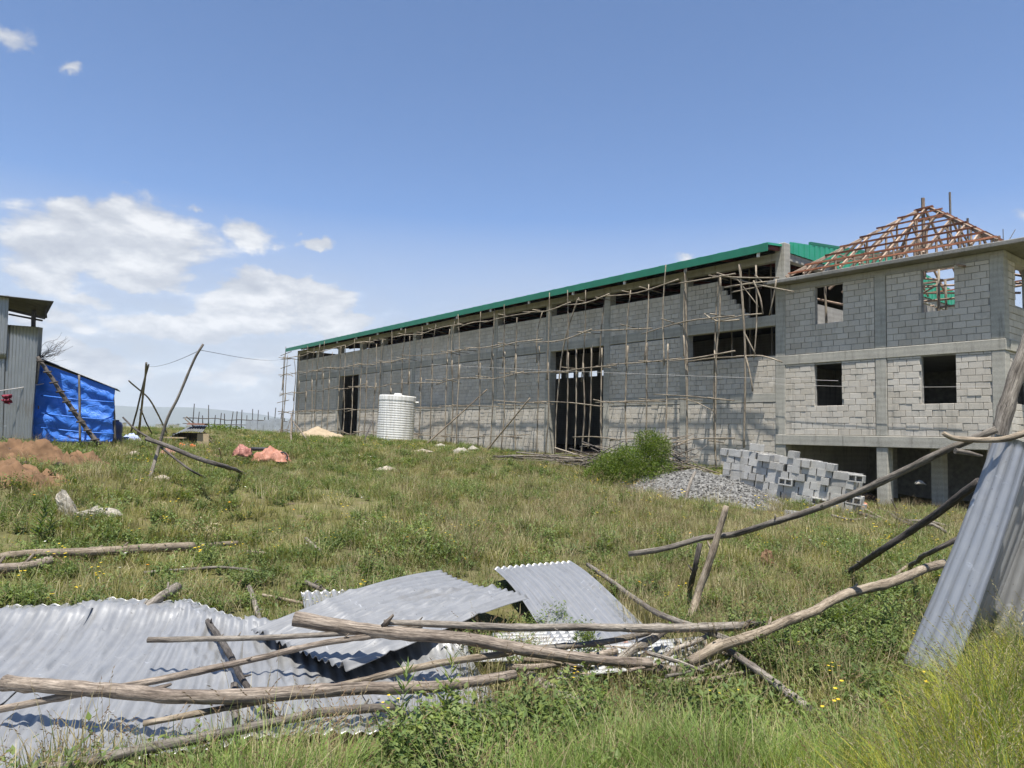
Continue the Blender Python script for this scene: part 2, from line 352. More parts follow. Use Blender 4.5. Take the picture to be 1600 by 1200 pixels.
def tank_fn(g, b, o):
    p = pos(g); c = g.ramp(g.noise(g.vm('MULTIPLY', p, (7, 7, .35)), 1.1, 5, .6), [(.34, (.52, .50, .45)), (.56, (.80, .79, .75))])
    return g.mix(g.m('MULTIPLY', g.smooth(g.noise(p, 3, 5, .7), .58, .75), .35), c, (.45, .41, .34))
M_WHITE = mat('white_plastic', tank_fn, .45, 0, .5)
M_WHITED = plain('white_paint', (.62, .61, .57), .6, .15)
M_WIRE = plain('wire', (.12, .12, .12), .6, .1)
M_ROPE = plain('pale_rope', (.42, .40, .38), .7, .1)
def tarp_fn(c):
    def f(g, b, o):
        p = pos(g); n = g.noise(p, 2.2, 5, .6); b.inputs['Roughness'].default_value = .58
        cre = g.m('ABSOLUTE', g.m('SUBTRACT', g.noise(p, 2.4, 3, .5, 1.2), .5)); cre = g.smooth(cre, 0, .07); bump(g, b, g.m('ADD', g.m('MULTIPLY', cre, .6), g.m('MULTIPLY', n, .6)), .38, .05)
        dust = g.smooth(g.noise(p, 1.1, 5, .65), .5, .75); c0 = g.mix(g.m('MULTIPLY', dust, .22), c, tuple(.5*a+.18 for a in c)); return g.mix(1, c0, g.ramp(n, [(.25, .8), (.75, 1.2)]), 'MULTIPLY')
        return g.mix(1, c, g.ramp(n, [(.25, .8), (.75, 1.2)]), 'MULTIPLY')
    return f
M_BLUE = mat('blue_tarpaulin', tarp_fn((.035, .165, .60)), .4, 0, .5)
M_ORANGE = mat('salmon_tarpaulin', tarp_fn((.36, .16, .105)), .55, 0, .3)
M_ORANGES = mat('orange_sack_cloth', tarp_fn((.66, .27, .17)), .6, 0, .3)
M_PINK = mat('pink_tarpaulin', tarp_fn((.34, .15, .12)), .55, 0, .3)
M_PALESHEET = plain('pale_grey_sheet', (.42, .45, .49), .5, .2, 2, .3)
M_BLUEW = mat('pale_blue_plastic', tarp_fn((.34, .40, .62)), .5, 0, .4)
M_BARREL = plain('dark_blue_plastic', (.035, .05, .13), .45, .15, 3, 0, .5)
M_BUCKET = plain('bright_blue_plastic', (.03, .17, .55), .4, .1, 3, 0, .5)
M_RED = plain('dark_red_cloth', (.20, .03, .05), .8, .3)
M_OBRIGHT = plain('bright_orange_plastic', (.75, .13, .04), .5, .2)
M_PAPERW = plain('dirty_white', (.30, .275, .23), .8, .2, 5)
M_STONE = plain('pale_stone', (.33, .285, .23), .9, .25, 5, bmp=.5)
M_REDSTONE = plain('reddish_stone', (.30, .16, .12), .9, .25, 5, bmp=.5)
M_PLY = plain('plywood', (.42, .33, .21), .8, .15, 4)
M_SOIL = plain('brown_soil', (.15, .088, .048), .97, .5, 4, bmp=.9)
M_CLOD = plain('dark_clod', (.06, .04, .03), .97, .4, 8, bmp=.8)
M_SAND = plain('sand', (.34, .27, .185), .97, .2, 3, bmp=.6)
def grav_fn(g, b, o):
    c = g.ramp(rnd(g), [(0, (.06, .059, .055)), (.6, (.13, .126, .115)), (1, (.24, .232, .212))])
    n = g.noise(pos(g), 30, 4, .6); bump(g, b, n, .5, .02); return g.mix(.6, c, g.mix(1, c, g.ramp(n, [(.3, .6), (.7, 1.3)]), 'MULTIPLY'))
M_GRAVEL = mat('gravel', grav_fn, .95)
def gravbase_fn(g, b, o):
    v = g.n('ShaderNodeTexVoronoi'); v.inputs['Scale'].default_value = 16; g.l(pos(g), v.inputs['Vector'])
    bump(g, b, v.outputs['Distance'], 1, .04); return g.mix(1, (.16, .157, .147), g.ramp(v.outputs['Color'], [(.2, .5), (.8, 1.4)]), 'MULTIPLY')
M_GRAVB = mat('gravel_base', gravbase_fn, .95)
def ground_fn(g, b, o):
    p = pos(g); n1 = g.noise(p, .25, 6, .65); n2 = g.noise(p, 2.5, 6, .7); n3 = g.noise(p, 18, 5, .7)
    gr = g.ramp(n2, [(.28, (.075, .077, .034)), (.5, (.125, .123, .055)), (.75, (.185, .165, .09))])
    ol = g.ramp(n2, [(.28, (.075, .065, .025)), (.5, (.125, .115, .042)), (.75, (.185, .155, .085))])
    c = g.mix(g.smooth(n1, .40, .62), gr, ol)
    so = g.ramp(n3, [(.3, (.085, .062, .04)), (.7, (.20, .155, .105))]); c = g.mix(g.smooth(n2, .58, .70), c, so)
    c = g.mix(.6, c, g.mix(1, c, g.ramp(n3, [(.25, .5), (.75, 1.45)]), 'MULTIPLY'))
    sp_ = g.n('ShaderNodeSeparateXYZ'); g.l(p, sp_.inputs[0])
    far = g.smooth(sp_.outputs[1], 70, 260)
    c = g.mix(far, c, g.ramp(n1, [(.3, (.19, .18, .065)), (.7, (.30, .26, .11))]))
    bump(g, b, n3, .8, .05); return c
M_GROUND = mat('meadow_ground', ground_fn, .98, 0, .1)
M_HILL = plain('hill', (.06, .075, .04), .95, .4, .002)
def leaf_mat(name, stops, patch=None, trans=.35, rough=.55):
    m = bpy.data.materials.new(name); m.use_nodes = True; t = m.node_tree; t.nodes.clear(); g = NG(t)
    p = pos(g); r = g.n('ShaderNodeObjectInfo').outputs['Random']; r = g.m('FRACT', g.m('ADD', r, g.m('MULTIPLY', attr(g, 'tint'), .6)))
    c = g.ramp(r, stops)
    if patch:
        n = g.smooth(g.noise(p, .33, 4, .6), .44, .62); c = g.mix(g.m('MULTIPLY', n, patch[1]), c, patch[0])
    n3 = g.noise(p, 1.7, 3); c = g.mix(1, c, g.ramp(n3, [(.3, .72), (.7, 1.25)]), 'MULTIPLY')
    d = g.n('ShaderNodeBsdfPrincipled'); g.l(c, d.inputs['Base Color']); d.inputs['Roughness'].default_value = rough; d.inputs['Specular IOR Level'].default_value = .25
    tr = g.n('ShaderNodeBsdfTranslucent'); g.l(g.mix(1, c, (1.25, 1.3, .6), 'MULTIPLY'), tr.inputs[0])
    mx = g.n('ShaderNodeMixShader'); mx.inputs[0].default_value = trans; g.l(d.outputs[0], mx.inputs[1]); g.l(tr.outputs[0], mx.inputs[2])
    o = g.n('ShaderNodeOutputMaterial'); g.l(mx.outputs[0], o.inputs[0]); return m
M_GRASS = leaf_mat('grass_blade', [(0, (.105, .138, .038)), (.5, (.168, .192, .055)), (1, (.255, .25, .092))], ((.285, .25, .105), .65))
M_GRASSG = leaf_mat('fresh_grass_blade', [(0, (.10, .165, .038)), (.5, (.16, .23, .052)), (1, (.23, .29, .08))])
M_GRASSY = leaf_mat('yellow_grass_blade', [(0, (.20, .225, .018)), (.5, (.31, .31, .028)), (1, (.42, .375, .07))], None)
M_GRASSD = leaf_mat('dry_grass_blade', [(0, (.22, .18, .088)), (.5, (.31, .265, .14)), (1, (.42, .37, .23))], None, .25)
M_LEAF = leaf_mat('weed_leaf', [(0, (.068, .108, .032)), (.5, (.11, .155, .045)), (1, (.165, .205, .066))], None, .3)
M_LEAFY = leaf_mat('bright_leaf', [(0, (.10, .15, .03)), (.5, (.15, .19, .04)), (1, (.20, .23, .07))], None, .35)
M_SEED = leaf_mat('seed_head', [(0, (.17, .10, .06)), (.5, (.25, .17, .10)), (1, (.33, .26, .15))], None, .15)
M_YEL = leaf_mat('yellow_petal', [(0, (.60, .42, .03)), (1, (.75, .58, .06))], None, .2)
M_ORA = leaf_mat('orange_petal', [(0, (.75, .30, .02)), (1, (.8, .40, .03))], None, .2)
M_WHI = leaf_mat('white_petal', [(0, (.62, .62, .56)), (1, (.78, .78, .74))], None, .2)
M_BUSH = leaf_mat('bush_leaf', [(0, (.08, .13, .022)), (.5, (.125, .18, .03)), (1, (.19, .235, .045))], None, .35)
M_TWIG = plain('twig', (.10, .08, .06), .9, .3)
# ------------------------------------------------------------------ terrain, hills, haze
def axis(lo, hi, st, far):
    a = np.arange(lo, hi+1e-6, st); f = hi+st*np.cumsum(1.22**np.arange(1, 60)); f = f[f < far]; b = lo-st*np.cumsum(1.22**np.arange(1, 60)); b = b[b > -far][::-1]
    return np.concatenate([b, a, f])
xs = axis(-30, 22, .4, 7000); ys = axis(-4, 64, .4, 7000)
XX, YY = np.meshgrid(xs, ys); ZZ = ground_np(XX, YY)
gm = MB(); gm.grid(np.stack([XX, YY, ZZ], -1).reshape(-1, 3), len(xs), len(ys))
ground = gm.build('ground', M_GROUND, org=np.zeros(3), smooth=True); tag(ground, kind='structure')
prof = [(-900, 60), (60, 628), (175, 633), (250, 636), (330, 639), (400, 646), (450, 653), (560, 664), (700, 668)]
hx = np.linspace(-6500, 4200, 150); pa = np.array([azel(x, y) for x, y in prof[1:]]); hx0 = np.tan(pa[:, 0])*6400; hz0 = np.tan(pa[:, 1])*np.hypot(hx0, 6400)
hh = np.interp(hx, hx0, hz0)*(1+.04*smooth_noise(150, 5)+.025*smooth_noise(150, 2)); hh = np.where(hx < hx0[0], hz0[0]*(1+.12*np.sin(hx/900)), hh); hh = np.where(hx > hx0[-1], 22+14*np.sin(hx/600)**2, hh)
rows = [(5500, -3, 0), (5900, .40, 1), (6400, 1, 1), (6700, .8, 1), (7000, -3, 0)]
hm = MB(); hm.grid([(x, y, (h*k if f else k)+1.0) for (y, k, f) in rows for x, h in zip(hx, hh)], len(hx), len(rows))
tag(hm.build('hills', M_HILL, org=np.array([0, 5500, -2.]), smooth=True), kind='structure')
hz = MB(); hz.abox(-7300, 7300, -7300, 7300, -6, 235)
hm_ = bpy.data.materials.new('haze'); hm_.use_nodes = True; hm_.node_tree.nodes.clear(); g_ = NG(hm_.node_tree)
pv = g_.n('ShaderNodeVolumePrincipled'); pv.inputs['Color'].default_value = (.80, .87, .95, 1); pv.inputs['Density'].default_value = .00015; pv.inputs['Anisotropy'].default_value = 0
oo = g_.n('ShaderNodeOutputMaterial'); g_.l(pv.outputs[0], oo.inputs['Volume'])
haze = hz.build('haze', hm_, org=np.zeros(3)); tag(haze, kind='stuff')
# ------------------------------------------------------------------ block walls
def unit_block(name, L=.392, D=.11, H=.196, c=.007):
    V = []; 
    for y, i in ((D, 0), (c, 0), (0, c)):
        for sx, sz in ((-1, -1), (1, -1), (1, 1), (-1, 1)): V.append((sx*(L/2-i)+rng.normal()*.0025, y, sz*(H/2-i)+rng.normal()*.0025))
    F = [(8, 9, 10, 11)]
    for a in (0, 4):
        for k in range(4): F.append((a+k, a+(k+1) % 4, a+4+(k+1) % 4, a+4+k))
    return V, F
UB = [unit_block('b') for _ in range(5)]
UBM = []
for V, F in UB:
    me = bpy.data.meshes.new('brick'); me.from_pydata(V, [], F); me.materials.append(M_BLOCK); UBM.append(me)
LBL, CRS = .408, .2115
def clip_rows(a0, a1, z0, z1, opens, stair=None):
    """running-bond courses on [a0,a1]x[z0,z1], cut round the openings (a0,a1,z0,z1); returns (centre, z, length, height)"""
    out = []; r = 0; z = z0
    while z < z1-.05:
        h = min(CRS, z1-z); x = a0-(LBL/2 if r % 2 else 0)-rng.random()*.05; zc = z+h/2; segs = [(a0, a1)]
        if stair: segs = [(max(a0, stair(zc)), a1)]
        for (p, q, u, v) in opens:
            if u-.03 < zc < v+.03:
                ns = []
                for (b, e) in segs:
                    if q <= b or p >= e: ns.append((b, e)); continue
                    if p > b: ns.append((b, p))
                    if q < e: ns.append((q, e))
                segs = ns
        while x < a1:
            L = LBL*(1+rng.normal()*.03)
            for (b, e) in segs:
                l = max(x, b); rr = min(x+L, e)
                if rr-l > .07: out.append(((l+rr)/2, zc, rr-l, h))
            x += L
        z += CRS; r += 1
    return out
def rects(a0, a1, z0, z1, opens, stair=None):
    xs_ = sorted(set([a0, a1]+[min(max(v, a0), a1) for o in opens for v in o[:2]]))
    out = []
    for b, e in zip(xs_[:-1], xs_[1:]):
        if e-b < .01: continue
        m = (b+e)/2; zs = [(z0, z1)]
        for (p, q, u, v) in opens:
            if p <= m <= q:
                n = []
                for (lo, hi) in zs:
                    if v <= lo or u >= hi: n.append((lo, hi)); continue
                    if u > lo: n.append((lo, u))
                    if v < hi: n.append((v, hi))
                zs = n
        out += [(b, e, lo, hi) for lo, hi in zs]
    return out
def place_bricks(blist, parent, limit=300):
    """blist: (world point of the front face centre, angle, length, height). The ones nearest the yard become single parts, the rest one mesh"""
    blist = sorted(blist, key=lambda b: np.linalg.norm(b[0]-np.array([0, 0, EYE]))/math.sqrt(b[2]))
    pl = np.array(parent.location); mb = MB()
    for i, (c, a, L, h) in enumerate(blist):
        dep = rng.normal()*.004; ja = rng.normal()*.005; k = int(rng.integers(5)); sx = (L-.016)/.392; sz = (h-.0155)/.196
        ca, sa = math.cos(a+ja), math.sin(a+ja); tilt = rng.normal()*.008
        q = c+np.array([sa*dep, -ca*dep, 0])*-1
        if i < limit:
            o = bpy.data.objects.new('brick', UBM[k]); col.objects.link(o); o.parent = parent; o.location = Vector(q-pl); o.rotation_euler = (0, tilt, a+ja); o.scale = (sx, 1, sz)
        else:
            V, F = UB[k]; ct, st = math.cos(tilt), math.sin(tilt)
            W_ = []
            for (x, y, z) in V:
                x, z = x*sx, z*sz; x, z = x*ct+z*st, -x*st+z*ct
                W_.append((q[0]+ca*x-sa*y, q[1]+sa*x+ca*y, q[2]+z))
            mb.add(W_, F, rng.random())
    if mb.v: tag(mb.build('brick', M_BLOCK, parent), kind='stuff')
def wall_pt(u, z): return WP(-u, 0, z)         # u runs rightwards along the front (u = -s)
# ------------------------------------------------------------------ the warehouse
wh = empty('warehouse', WP(39, 0, -.9), 'long unfinished grey block warehouse with a green roof edge and tall dark door openings', 'warehouse')
COLS = [14.85, 19.4, 24.0, 28.3, 33.0, 37.6, 42.3, 47.0, 50.42, 54.4, 58.8, 63.2]
bricks = []; core = MB()
def gnd(s, off=0.0):
    q = WP(s, off, 0); return gz(q[0], q[1])-EYE
for k in range(len(COLS)-1):
    s0, s1 = COLS[k]+.19, COLS[k+1]-.19
    zb = min(gnd(s0), gnd(s1))-.25
    panels = []
    if k in (2, 8): panels = [(4.86, 6.36, [], None)]
    elif k == 0: panels = [(zb, 1.50, [], None), (1.86, 3.30, [], None), (4.88, 6.60, [], lambda z: -99)]
    else: panels = [(zb, 1.50, [], None), (1.86, 4.43, [], None), (4.86, 6.36, [], None)]
    for (z0, z1, op, stf) in panels:
        if stf is not None:      # unfinished stepped courses of the bay next the office block
            stair = lambda z: 15.95+(z-4.85)*(17.6-15.95)/1.72
            bl = []; r = 0; z = z0
            while z < z1-.05:
                sl = math.ceil((stair(z+CRS)-s0)/.204)*.204+s0; x = s1-(.2 if r % 2 else 0)
                u = -s1-(LBL/2 if r % 2 else 0)
                while u < -sl-.05:
                    l = max(u, -s1); rr = min(u+LBL, -sl)
                    if rr-l > .07: bl.append(((l+rr)/2, z+CRS/2, rr-l, CRS))
                    u += LBL
                core.wbox(sl+.03, s1, -.025, -.18, z, z+CRS-.004)
                z += CRS; r += 1
        else:
            bl = clip_rows(-s1, -s0, z0, z1, op)
            for (b, e, lo, hi) in rects(-s1, -s0, z0, z1, op): core.wbox(-e, -b, -.028, -.18, lo, hi-.012)
        bricks += [(wall_pt(u, z), ROTW, L, h) for (u, z, L, h) in bl]
core.build('wall', M_MORTAR, wh)
for s in COLS:
    m = MB(); zt = 7.28 if s > 15 else 7.62
    m.wbox(s-.2, s+.2, .025, -.38, gnd(s)-.4, zt); m.build('column', M_CONC, wh, bevel=.015)
for k in range(len(COLS)-1):
    s0, s1 = COLS[k]+.2, COLS[k+1]-.2
    for (z0, z1) in ((1.51, 1.86), (4.45, 4.87), (6.97, 7.27)):
        if z0 < 2 and k in (2, 8): continue
        m = MB(); m.wbox(s0, s1, .012, -.3, z0, z1); m.build('beam', M_CONC if z0 < 5 else M_CONCD, wh, bevel=.012)
m = MB(); m.wbox(63.4, 14.9, -19.8, -20.0, -1.2, 5.4); m.wbox(63.4, 14.9, -19.8, -20, 5.88, 7.5); [m.wbox(q, q+.3+.5*rng.random(), -19.75, -19.95, 5.35, 5.92) for q in np.arange(17, 62, 1.5)]; m.wbox(63.4, 63.2, -.4, -19.8, -1.2, 7.3); m.wbox(15.0, 14.8, -.4, -19.8, -1.2, 5.6)
m.build('rear_wall', M_CONCD, wh)
m = MB(); m.wbox(63.2, 15.0, -.4, -19.8, -1.4, -.72); m.build('floor', M_CLOD, wh)  # dark soil tone put in to paint the floor as unlit
# roof: two ribbed slopes, fascia, purlins under the eave, white brackets
m = MB(); sl = .105
def roofz(o): return 7.42+(1.05-o)*sl if o > -10 else 7.42+11.05*sl-(-10-o)*sl
for (o0, o1) in ((.99, -10), (-10, -21.2)):
    ss = np.arange(14.76, 63.8, .25)
    for i, s in enumerate(ss[:-1]):
        up = .035 if i % 4 == 0 else 0
        V = [WP(s, o0, roofz(o0)+up), WP(s+.25, o0, roofz(o0)+up), WP(s+.25, o1, roofz(o1 if o1 > -20 else o1)+up), WP(s, o1, roofz(o1)+up)]
        V += [v-np.array([0, 0, .05+up]) for v in V]
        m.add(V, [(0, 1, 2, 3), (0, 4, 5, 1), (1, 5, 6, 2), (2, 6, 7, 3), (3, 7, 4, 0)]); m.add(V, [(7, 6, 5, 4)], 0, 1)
m.build('roof', [M_GREEN, M_DARKST], wh)  # underside coloured dark to stand in for the shade of the interior
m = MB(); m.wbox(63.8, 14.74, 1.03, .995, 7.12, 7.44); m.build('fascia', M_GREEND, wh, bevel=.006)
m = MB()
for s in np.arange(14.9, 63.5, 2.33):
    a = WP(s, .95, 7.30); b = WP(s, -9.8, roofz(-9.8)-.16); d = (b-a)/2
    m.box((a+b)/2, -DW*.05, d, np.array([0, 0, .07]))
m.build('rafter', M_STEEL, wh)
m = MB()
for o_ in np.arange(.85, -10, -1.2): m.wbox(63.6, 14.8, o_, o_-.07, roofz(o_)-.13, roofz(o_)-.055)
m.build('purlin', M_DARKST, wh)
for s in np.arange(15.2, 63, 3.42):
    m = MB(); m.wbox(s-.045, s+.045, .97, .88, 6.98, 7.17); m.build('bracket', M_WHITED, wh)
# gable end above the office block: beam, green cladding, raised flashing
m = MB(); m.wbox(14.98, 14.72, -.4, -19.8, 6.98, 7.28); m.build('beam', M_CONC, wh, bevel=.012)
m = MB(); o_ = np.arange(-.42, -20, -.2)
for i in range(len(o_)-1):
    dd = .02 if i % 2 else 0
    P_ = [WP(14.67-dd, o_[i], 7.28), WP(14.67-dd, o_[i+1], 7.28), WP(14.67-dd, o_[i+1], roofz(o_[i+1])+.14), WP(14.67-dd, o_[i], roofz(o_[i])+.14)]
    P_ += [p+DW*.04 for p in P_]
    m.add(P_, [(0, 1, 2, 3), (7, 6, 5, 4), (3, 2, 6, 7), (0, 4, 5, 1), (0, 3, 7, 4), (1, 5, 6, 2)])
m.build('gable_cladding', M_GREEN, wh)
m = MB(); a = WP(14.70, -1.9, roofz(-1.9)+.22); b = WP(14.70, -9.8, roofz(-9.8)+.22); m.box((a+b)/2, (b-a)/2, DW*.05, np.array([0, 0, .05]))
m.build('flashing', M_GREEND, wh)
place_bricks(bricks, wh)
# ------------------------------------------------------------------ the office block
of = empty('office_block', WP(11.2, 0, -2.05), 'unfinished two storey grey block building on pillars with a bare timber roof frame', 'building')
OPEN = [(-13.46, -12.43, 4.33, 5.70), (-9.82, -8.85, 4.31, 5.70), (-13.50, -12.49, 1.34, 2.84), (-9.86, -8.85, 1.33, 2.87)]
SIDE_O = [(1.0, 2.3, 4.4, 5.75), (.95, 2.2, 1.3, 2.85)]
bricks = []; core = MB()
for (s0, s1) in ((7.86, 10.93), (11.33, 14.65)):
    for (z0, z1) in ((.28, 2.90), (3.26, 5.72)):
        bricks += [(wall_pt(u, z), ROTW, L, h) for (u, z, L, h) in clip_rows(-s1, -s0, z0, z1, OPEN)]
        for (b, e, lo, hi) in rects(-s1, -s0, z0, z1, OPEN): core.wbox(-e, -b, -.028, -.18, lo, hi-.01)
core.build('wall', M_MORTAR, of)
core = MB()
for (d0, d1) in ((.40, 3.4), (3.8, 6.8)):
    for (z0, z1) in ((.28, 2.90), (3.26, 5.72)):
        op = SIDE_O if d0 < 1 else [(4.6, 5.7, 1.3, 2.85), (4.6, 5.7, 4.4, 5.75)]
        for (u, z, L, h) in clip_rows(d0, d1, z0, z1, op): bricks.append((WP(7.50, -u, z), ROTW+math.pi/2, L, h))
        for (b, e, lo, hi) in rects(d0, d1, z0, z1, op): core.wbox(7.53, 7.70, -b, -e, lo, hi-.01)
core.build('side_wall', M_MORTAR, of)
for s in (14.83, 11.13, 7.68):
    for (z0, z1) in ((-2.5, -.105), (.275, 2.895), (3.255, 5.86)):
        if s > 14 and z0 > -1: zc = (z0, z1)
        m = MB(); w = .185; m.wbox(s-w, s+w, .018, -.38, z0, z1); m.build('pillar', M_CONC, of, bevel=.015)
m = MB(); m.wbox(9.95, 10.33, -1.8, -2.2, -2.5, -.11); m.build('pillar', M_CONC, of, bevel=.015)
for s in (13.0, 9.4, 7.7):
    m = MB(); m.wbox(s-.2, s+.2, -4.6, -5.0, -2.5, -.11); m.build('pillar', M_CONCD, of, bevel=.015)
m = MB(); m.wbox(7.50, 7.86, -3.42, -3.78, -2.5, 5.86); m.build('pillar', M_CONC, of, bevel=.015)
for (z0, z1, ex) in ((-.10, .27, .05), (2.9, 3.25, .03), (5.72, 5.95, .0)):
    m = MB(); m.wbox(15.05, 7.47, ex, -.30, z0, z1); m.build('beam', M_CONC if z0 < 5 else M_CONCD, of, bevel=.015)
    m = MB(); m.wbox(7.47-ex, 7.80, -.305, -7.0, z0, z1); m.build('beam', M_CONC, of, bevel=.015)
m = MB(); m.wbox(14.9, 7.6, -.31, -6.9, .05, .24); m.build('floor_slab', M_CONCD, of)
m = MB(); m.wbox(14.9, 7.6, -.31, -6.9, 3.0, 3.22); m.build('floor_slab', M_CONCD, of)
m = MB(); m.wbox(14.9, 7.6, -6.9, -7.1, -2.5, 4.9); m.wbox(11.2, 11.05, -.4, -6.9, 3.3, 5.2); m.wbox(15.0, 14.9, -.4, -7, -2.4, 5.0); m.build('rear_wall', M_MORTAR, of)
m = MB(); m.wbox(9.3, 9.1, -2.0, -6.8, .27, 1.9); m.build('partition', M_CONCD, of)
# eaves slab round the top, wider over the side, with an upstand
m = MB(); m.wbox(15.25, 6.75, .52, -.25, 5.955, 6.10); m.wbox(7.7, 6.75, -.255, -7.3, 5.975, 6.10); m.build('eaves_slab', M_EDGE, of, bevel=.02)
m = MB(); m.wbox(6.72, 5.4, -.6, -5, 6.02, 6.16); m.wbox(6.7, 5.5, -.4, -.55, 6.1, 6.42); m.build('canopy_slab', M_WHITE, of, bevel=.03)
m = MB(); m.wbox(14.62, 15.1, .05, -.3, 6.105, 6.3); m.build('kerb', M_CONC, of)
# starter bars
m = MB()
for (s, o_, h, lean) in ((7.45, .1, .45, .0), (7.35, .1, .42, .25), (14.7, -.2, .7, 0.02), (8.9, -1.2, .55, 0)):
    a = WP(s, o_, 6.1); m.tube([a, a+np.array([lean, 0, h])], .012, 5)
m.build('starter_bar', M_WIRE, of)
# timber roof frame: hip rafters, jack rafters, battens, posts and struts, each stick a sub-part
rf = empty('roof_frame', (0, 0, 0)); rf.parent = of; rf.location = Vector(WP(11.1, -3.3, 6.1)-np.array(of.location))
def stick(name, a, b, w, h, mt):
    a, b = np.array(a), np.array(b); d = (b-a)/2; x = np.cross(d, (0, 0, 1.)); x = x/(np.linalg.norm(x)+1e-9) if np.linalg.norm(x) > 1e-3 else np.array([1., 0, 0]); y = np.cross(x, d); y /= np.linalg.norm(y)
    V = []; gc = []; off = rng.random(3)*40
    for t in (-1, 1):
        for (i, j) in ((-1, -1), (1, -1), (1, 1), (-1, 1)):
            V.append((a+b)/2+d*t+x*i*w/2+y*j*h/2+rng.normal(size=3)*.006); gc.append((off[0]+i*w/2, off[1]+j*h/2, off[2]+t*np.linalg.norm(d)))
    m = MB(); m.add(V, [(0, 1, 2, 3), (7, 6, 5, 4), (0, 4, 5, 1), (1, 5, 6, 2), (2, 6, 7, 3), (3, 7, 4, 0)], rng.random(), 0, gc)
    return m.build(name, mt, rf)
ZB, ZT = 6.16, 8.72; S0, S1, O0, O1 = 14.35, 7.52, .42, -6.9; RS0, RS1, RO = 11.2, 10.75, -3.25
def rp(s, o, z): return WP(s, o, z)
def front(s, t): return rp(s, O0+(RO-O0)*t, ZB+(ZT-ZB)*t)
ns_ = 12
for s in np.linspace(S0, S1, 11):
    tm = 1.0
    if s > RS0: tm = (S0-s)/(S0-RS0)
    if s < RS1: tm = (s-S1)/(RS1-S1)
    if tm < .06: continue
    stick('rafter', front(s, 0), front(s, tm*.99), .06, .085, M_TIMBER)
    stick('rafter', rp(s, O1, ZB), rp(s, O1+(RO-O1)*tm, ZB+(ZT-ZB)*tm), .06, .085, M_TIMBER)
    for t in (.28, .55, .8):
        if t < tm-.05: stick('post', front(s, t)-np.array([0, 0, .05]), rp(s, O0+(RO-O0)*t, ZB-.1+rng.random()*.2), .06, .06, M_TIMBER)
    if tm > .4: stick('strut', front(s, tm*.75), rp(s+.5*rng.normal(), O0+(RO-O0)*.35-1.2, ZB+.1), .05, .06, M_TIMBER)
for (a, e) in (((S0, O0), RS0), ((S1, O0), RS1), ((S0, O1), RS0), ((S1, O1), RS1)): stick('hip_rafter', rp(a[0], a[1], ZB), rp(e, RO, ZT), .07, .10, M_TIMBER)
stick('ridge_beam', rp(RS0+.1, RO, ZT+.03), rp(RS1-.1, RO, ZT+.03), .08, .1, M_BATTEN)
for o_ in np.linspace(O0, O1, 8):
    tm = (O0-o_)/(O0-RO) if o_ > RO else (o_-O1)/(RO-O1); tm = min(tm, 1)
    if tm < .08: continue
    stick('rafter', rp(S1, o_, ZB), rp(S1+(RS1-S1)*tm, o_, ZB+(ZT-ZB)*tm), .06, .085, M_TIMBER)
    stick('rafter', rp(S0, o_, ZB), rp(S0+(RS0-S0)*tm, o_, ZB+(ZT-ZB)*tm), .06, .085, M_TIMBER)
    for t in (.35, .65):
        if t < tm: stick('post', rp(S1+(RS1-S1)*t, o_, ZB+(ZT-ZB)*t), rp(S1+(RS1-S1)*t, o_, ZB), .06, .06, M_TIMBER)
for i, t in enumerate((.02, .15, .29, .43, .57, .72, .87, .985)):
    z = .085; dz = np.array([0, 0, z])
    a0 = S0+(RS0-S0)*t; a1 = S1+(RS1-S1)*t; j0, j1 = rng.normal(size=2)*.10
    stick('batten', front(a0, t)+dz-DW*0+DW*(.06+j0*.5), front(a1, t)+dz-DW*(.07+j1*.5), .05, .06, M_BATTEN)
    stick('batten', rp(a1, O0+(RO-O0)*t, ZB+(ZT-ZB)*t)+dz, rp(a1, O1+(RO-O1)*t, ZB+(ZT-ZB)*t)+dz, .05, .06, M_BATTEN)
    if i % 3 == 0: stick('batten', rp(a0, O1+(RO-O1)*t, ZB+(ZT-ZB)*t)+dz, rp(a1, O1+(RO-O1)*t, ZB+(ZT-ZB)*t)+dz, .05, .06, M_BATTEN)
stick('post', rp(11.0, RO, ZB), rp(11.0, RO, ZT+.45), .09, .09, M_TIMBER)
for (px, py, yb, s, o_) in ((1484, 300, 335, 9.9, -3.0), (1512, 341, 358, 8.9, -2.4), (1500, 345, 352, 9.3, -2.6)):
    d = ray(px, py); t = (PW-o_)/d.dot(NW); q = d*t+np.array([0, 0, EYE]); stick('post', (q[0], q[1], q[2]-(yb-py+60)/FPX*t), q, .05, .05, M_WOODG)
for zc in (6.35, 6.9): # tie timbers seen through the upper openings
    for o_ in (-1.6, -3.3, -5.2): stick('tie_beam', rp(S0-.6, o_, zc+rng.normal()*.05), rp(S1+.6, o_+rng.normal()*.3, zc+rng.normal()*.15), .07, .08, M_TIMBER)
for k in range(16):     # props and cross timbers standing in the open upper storey
    s, o_ = 8.2+6.2*rng.random(), -.8-5.4*rng.random()
    pole_mb([WP(s, o_, 3.22), WP(s+rng.normal()*.1, o_, 6.15)], .05, .04, 6, .5, .4).build('prop', M_POLE, of, smooth=True)
for k in range(14):
    s, o_, z = 8.2+6*rng.random(), -.8-5*rng.random(), 4.9+1.1*rng.random(); a = rng.random()*3.1; L = .8+rng.random()
    pole_mb([WP(s-L*math.cos(a), o_-L*math.sin(a), z), WP(s+L*math.cos(a), o_+L*math.sin(a), z+rng.normal()*.25)], .045, .04, 6, .5, .4).build('cross_timber', M_TIMBER, of, smooth=True)
place_bricks(bricks, of)
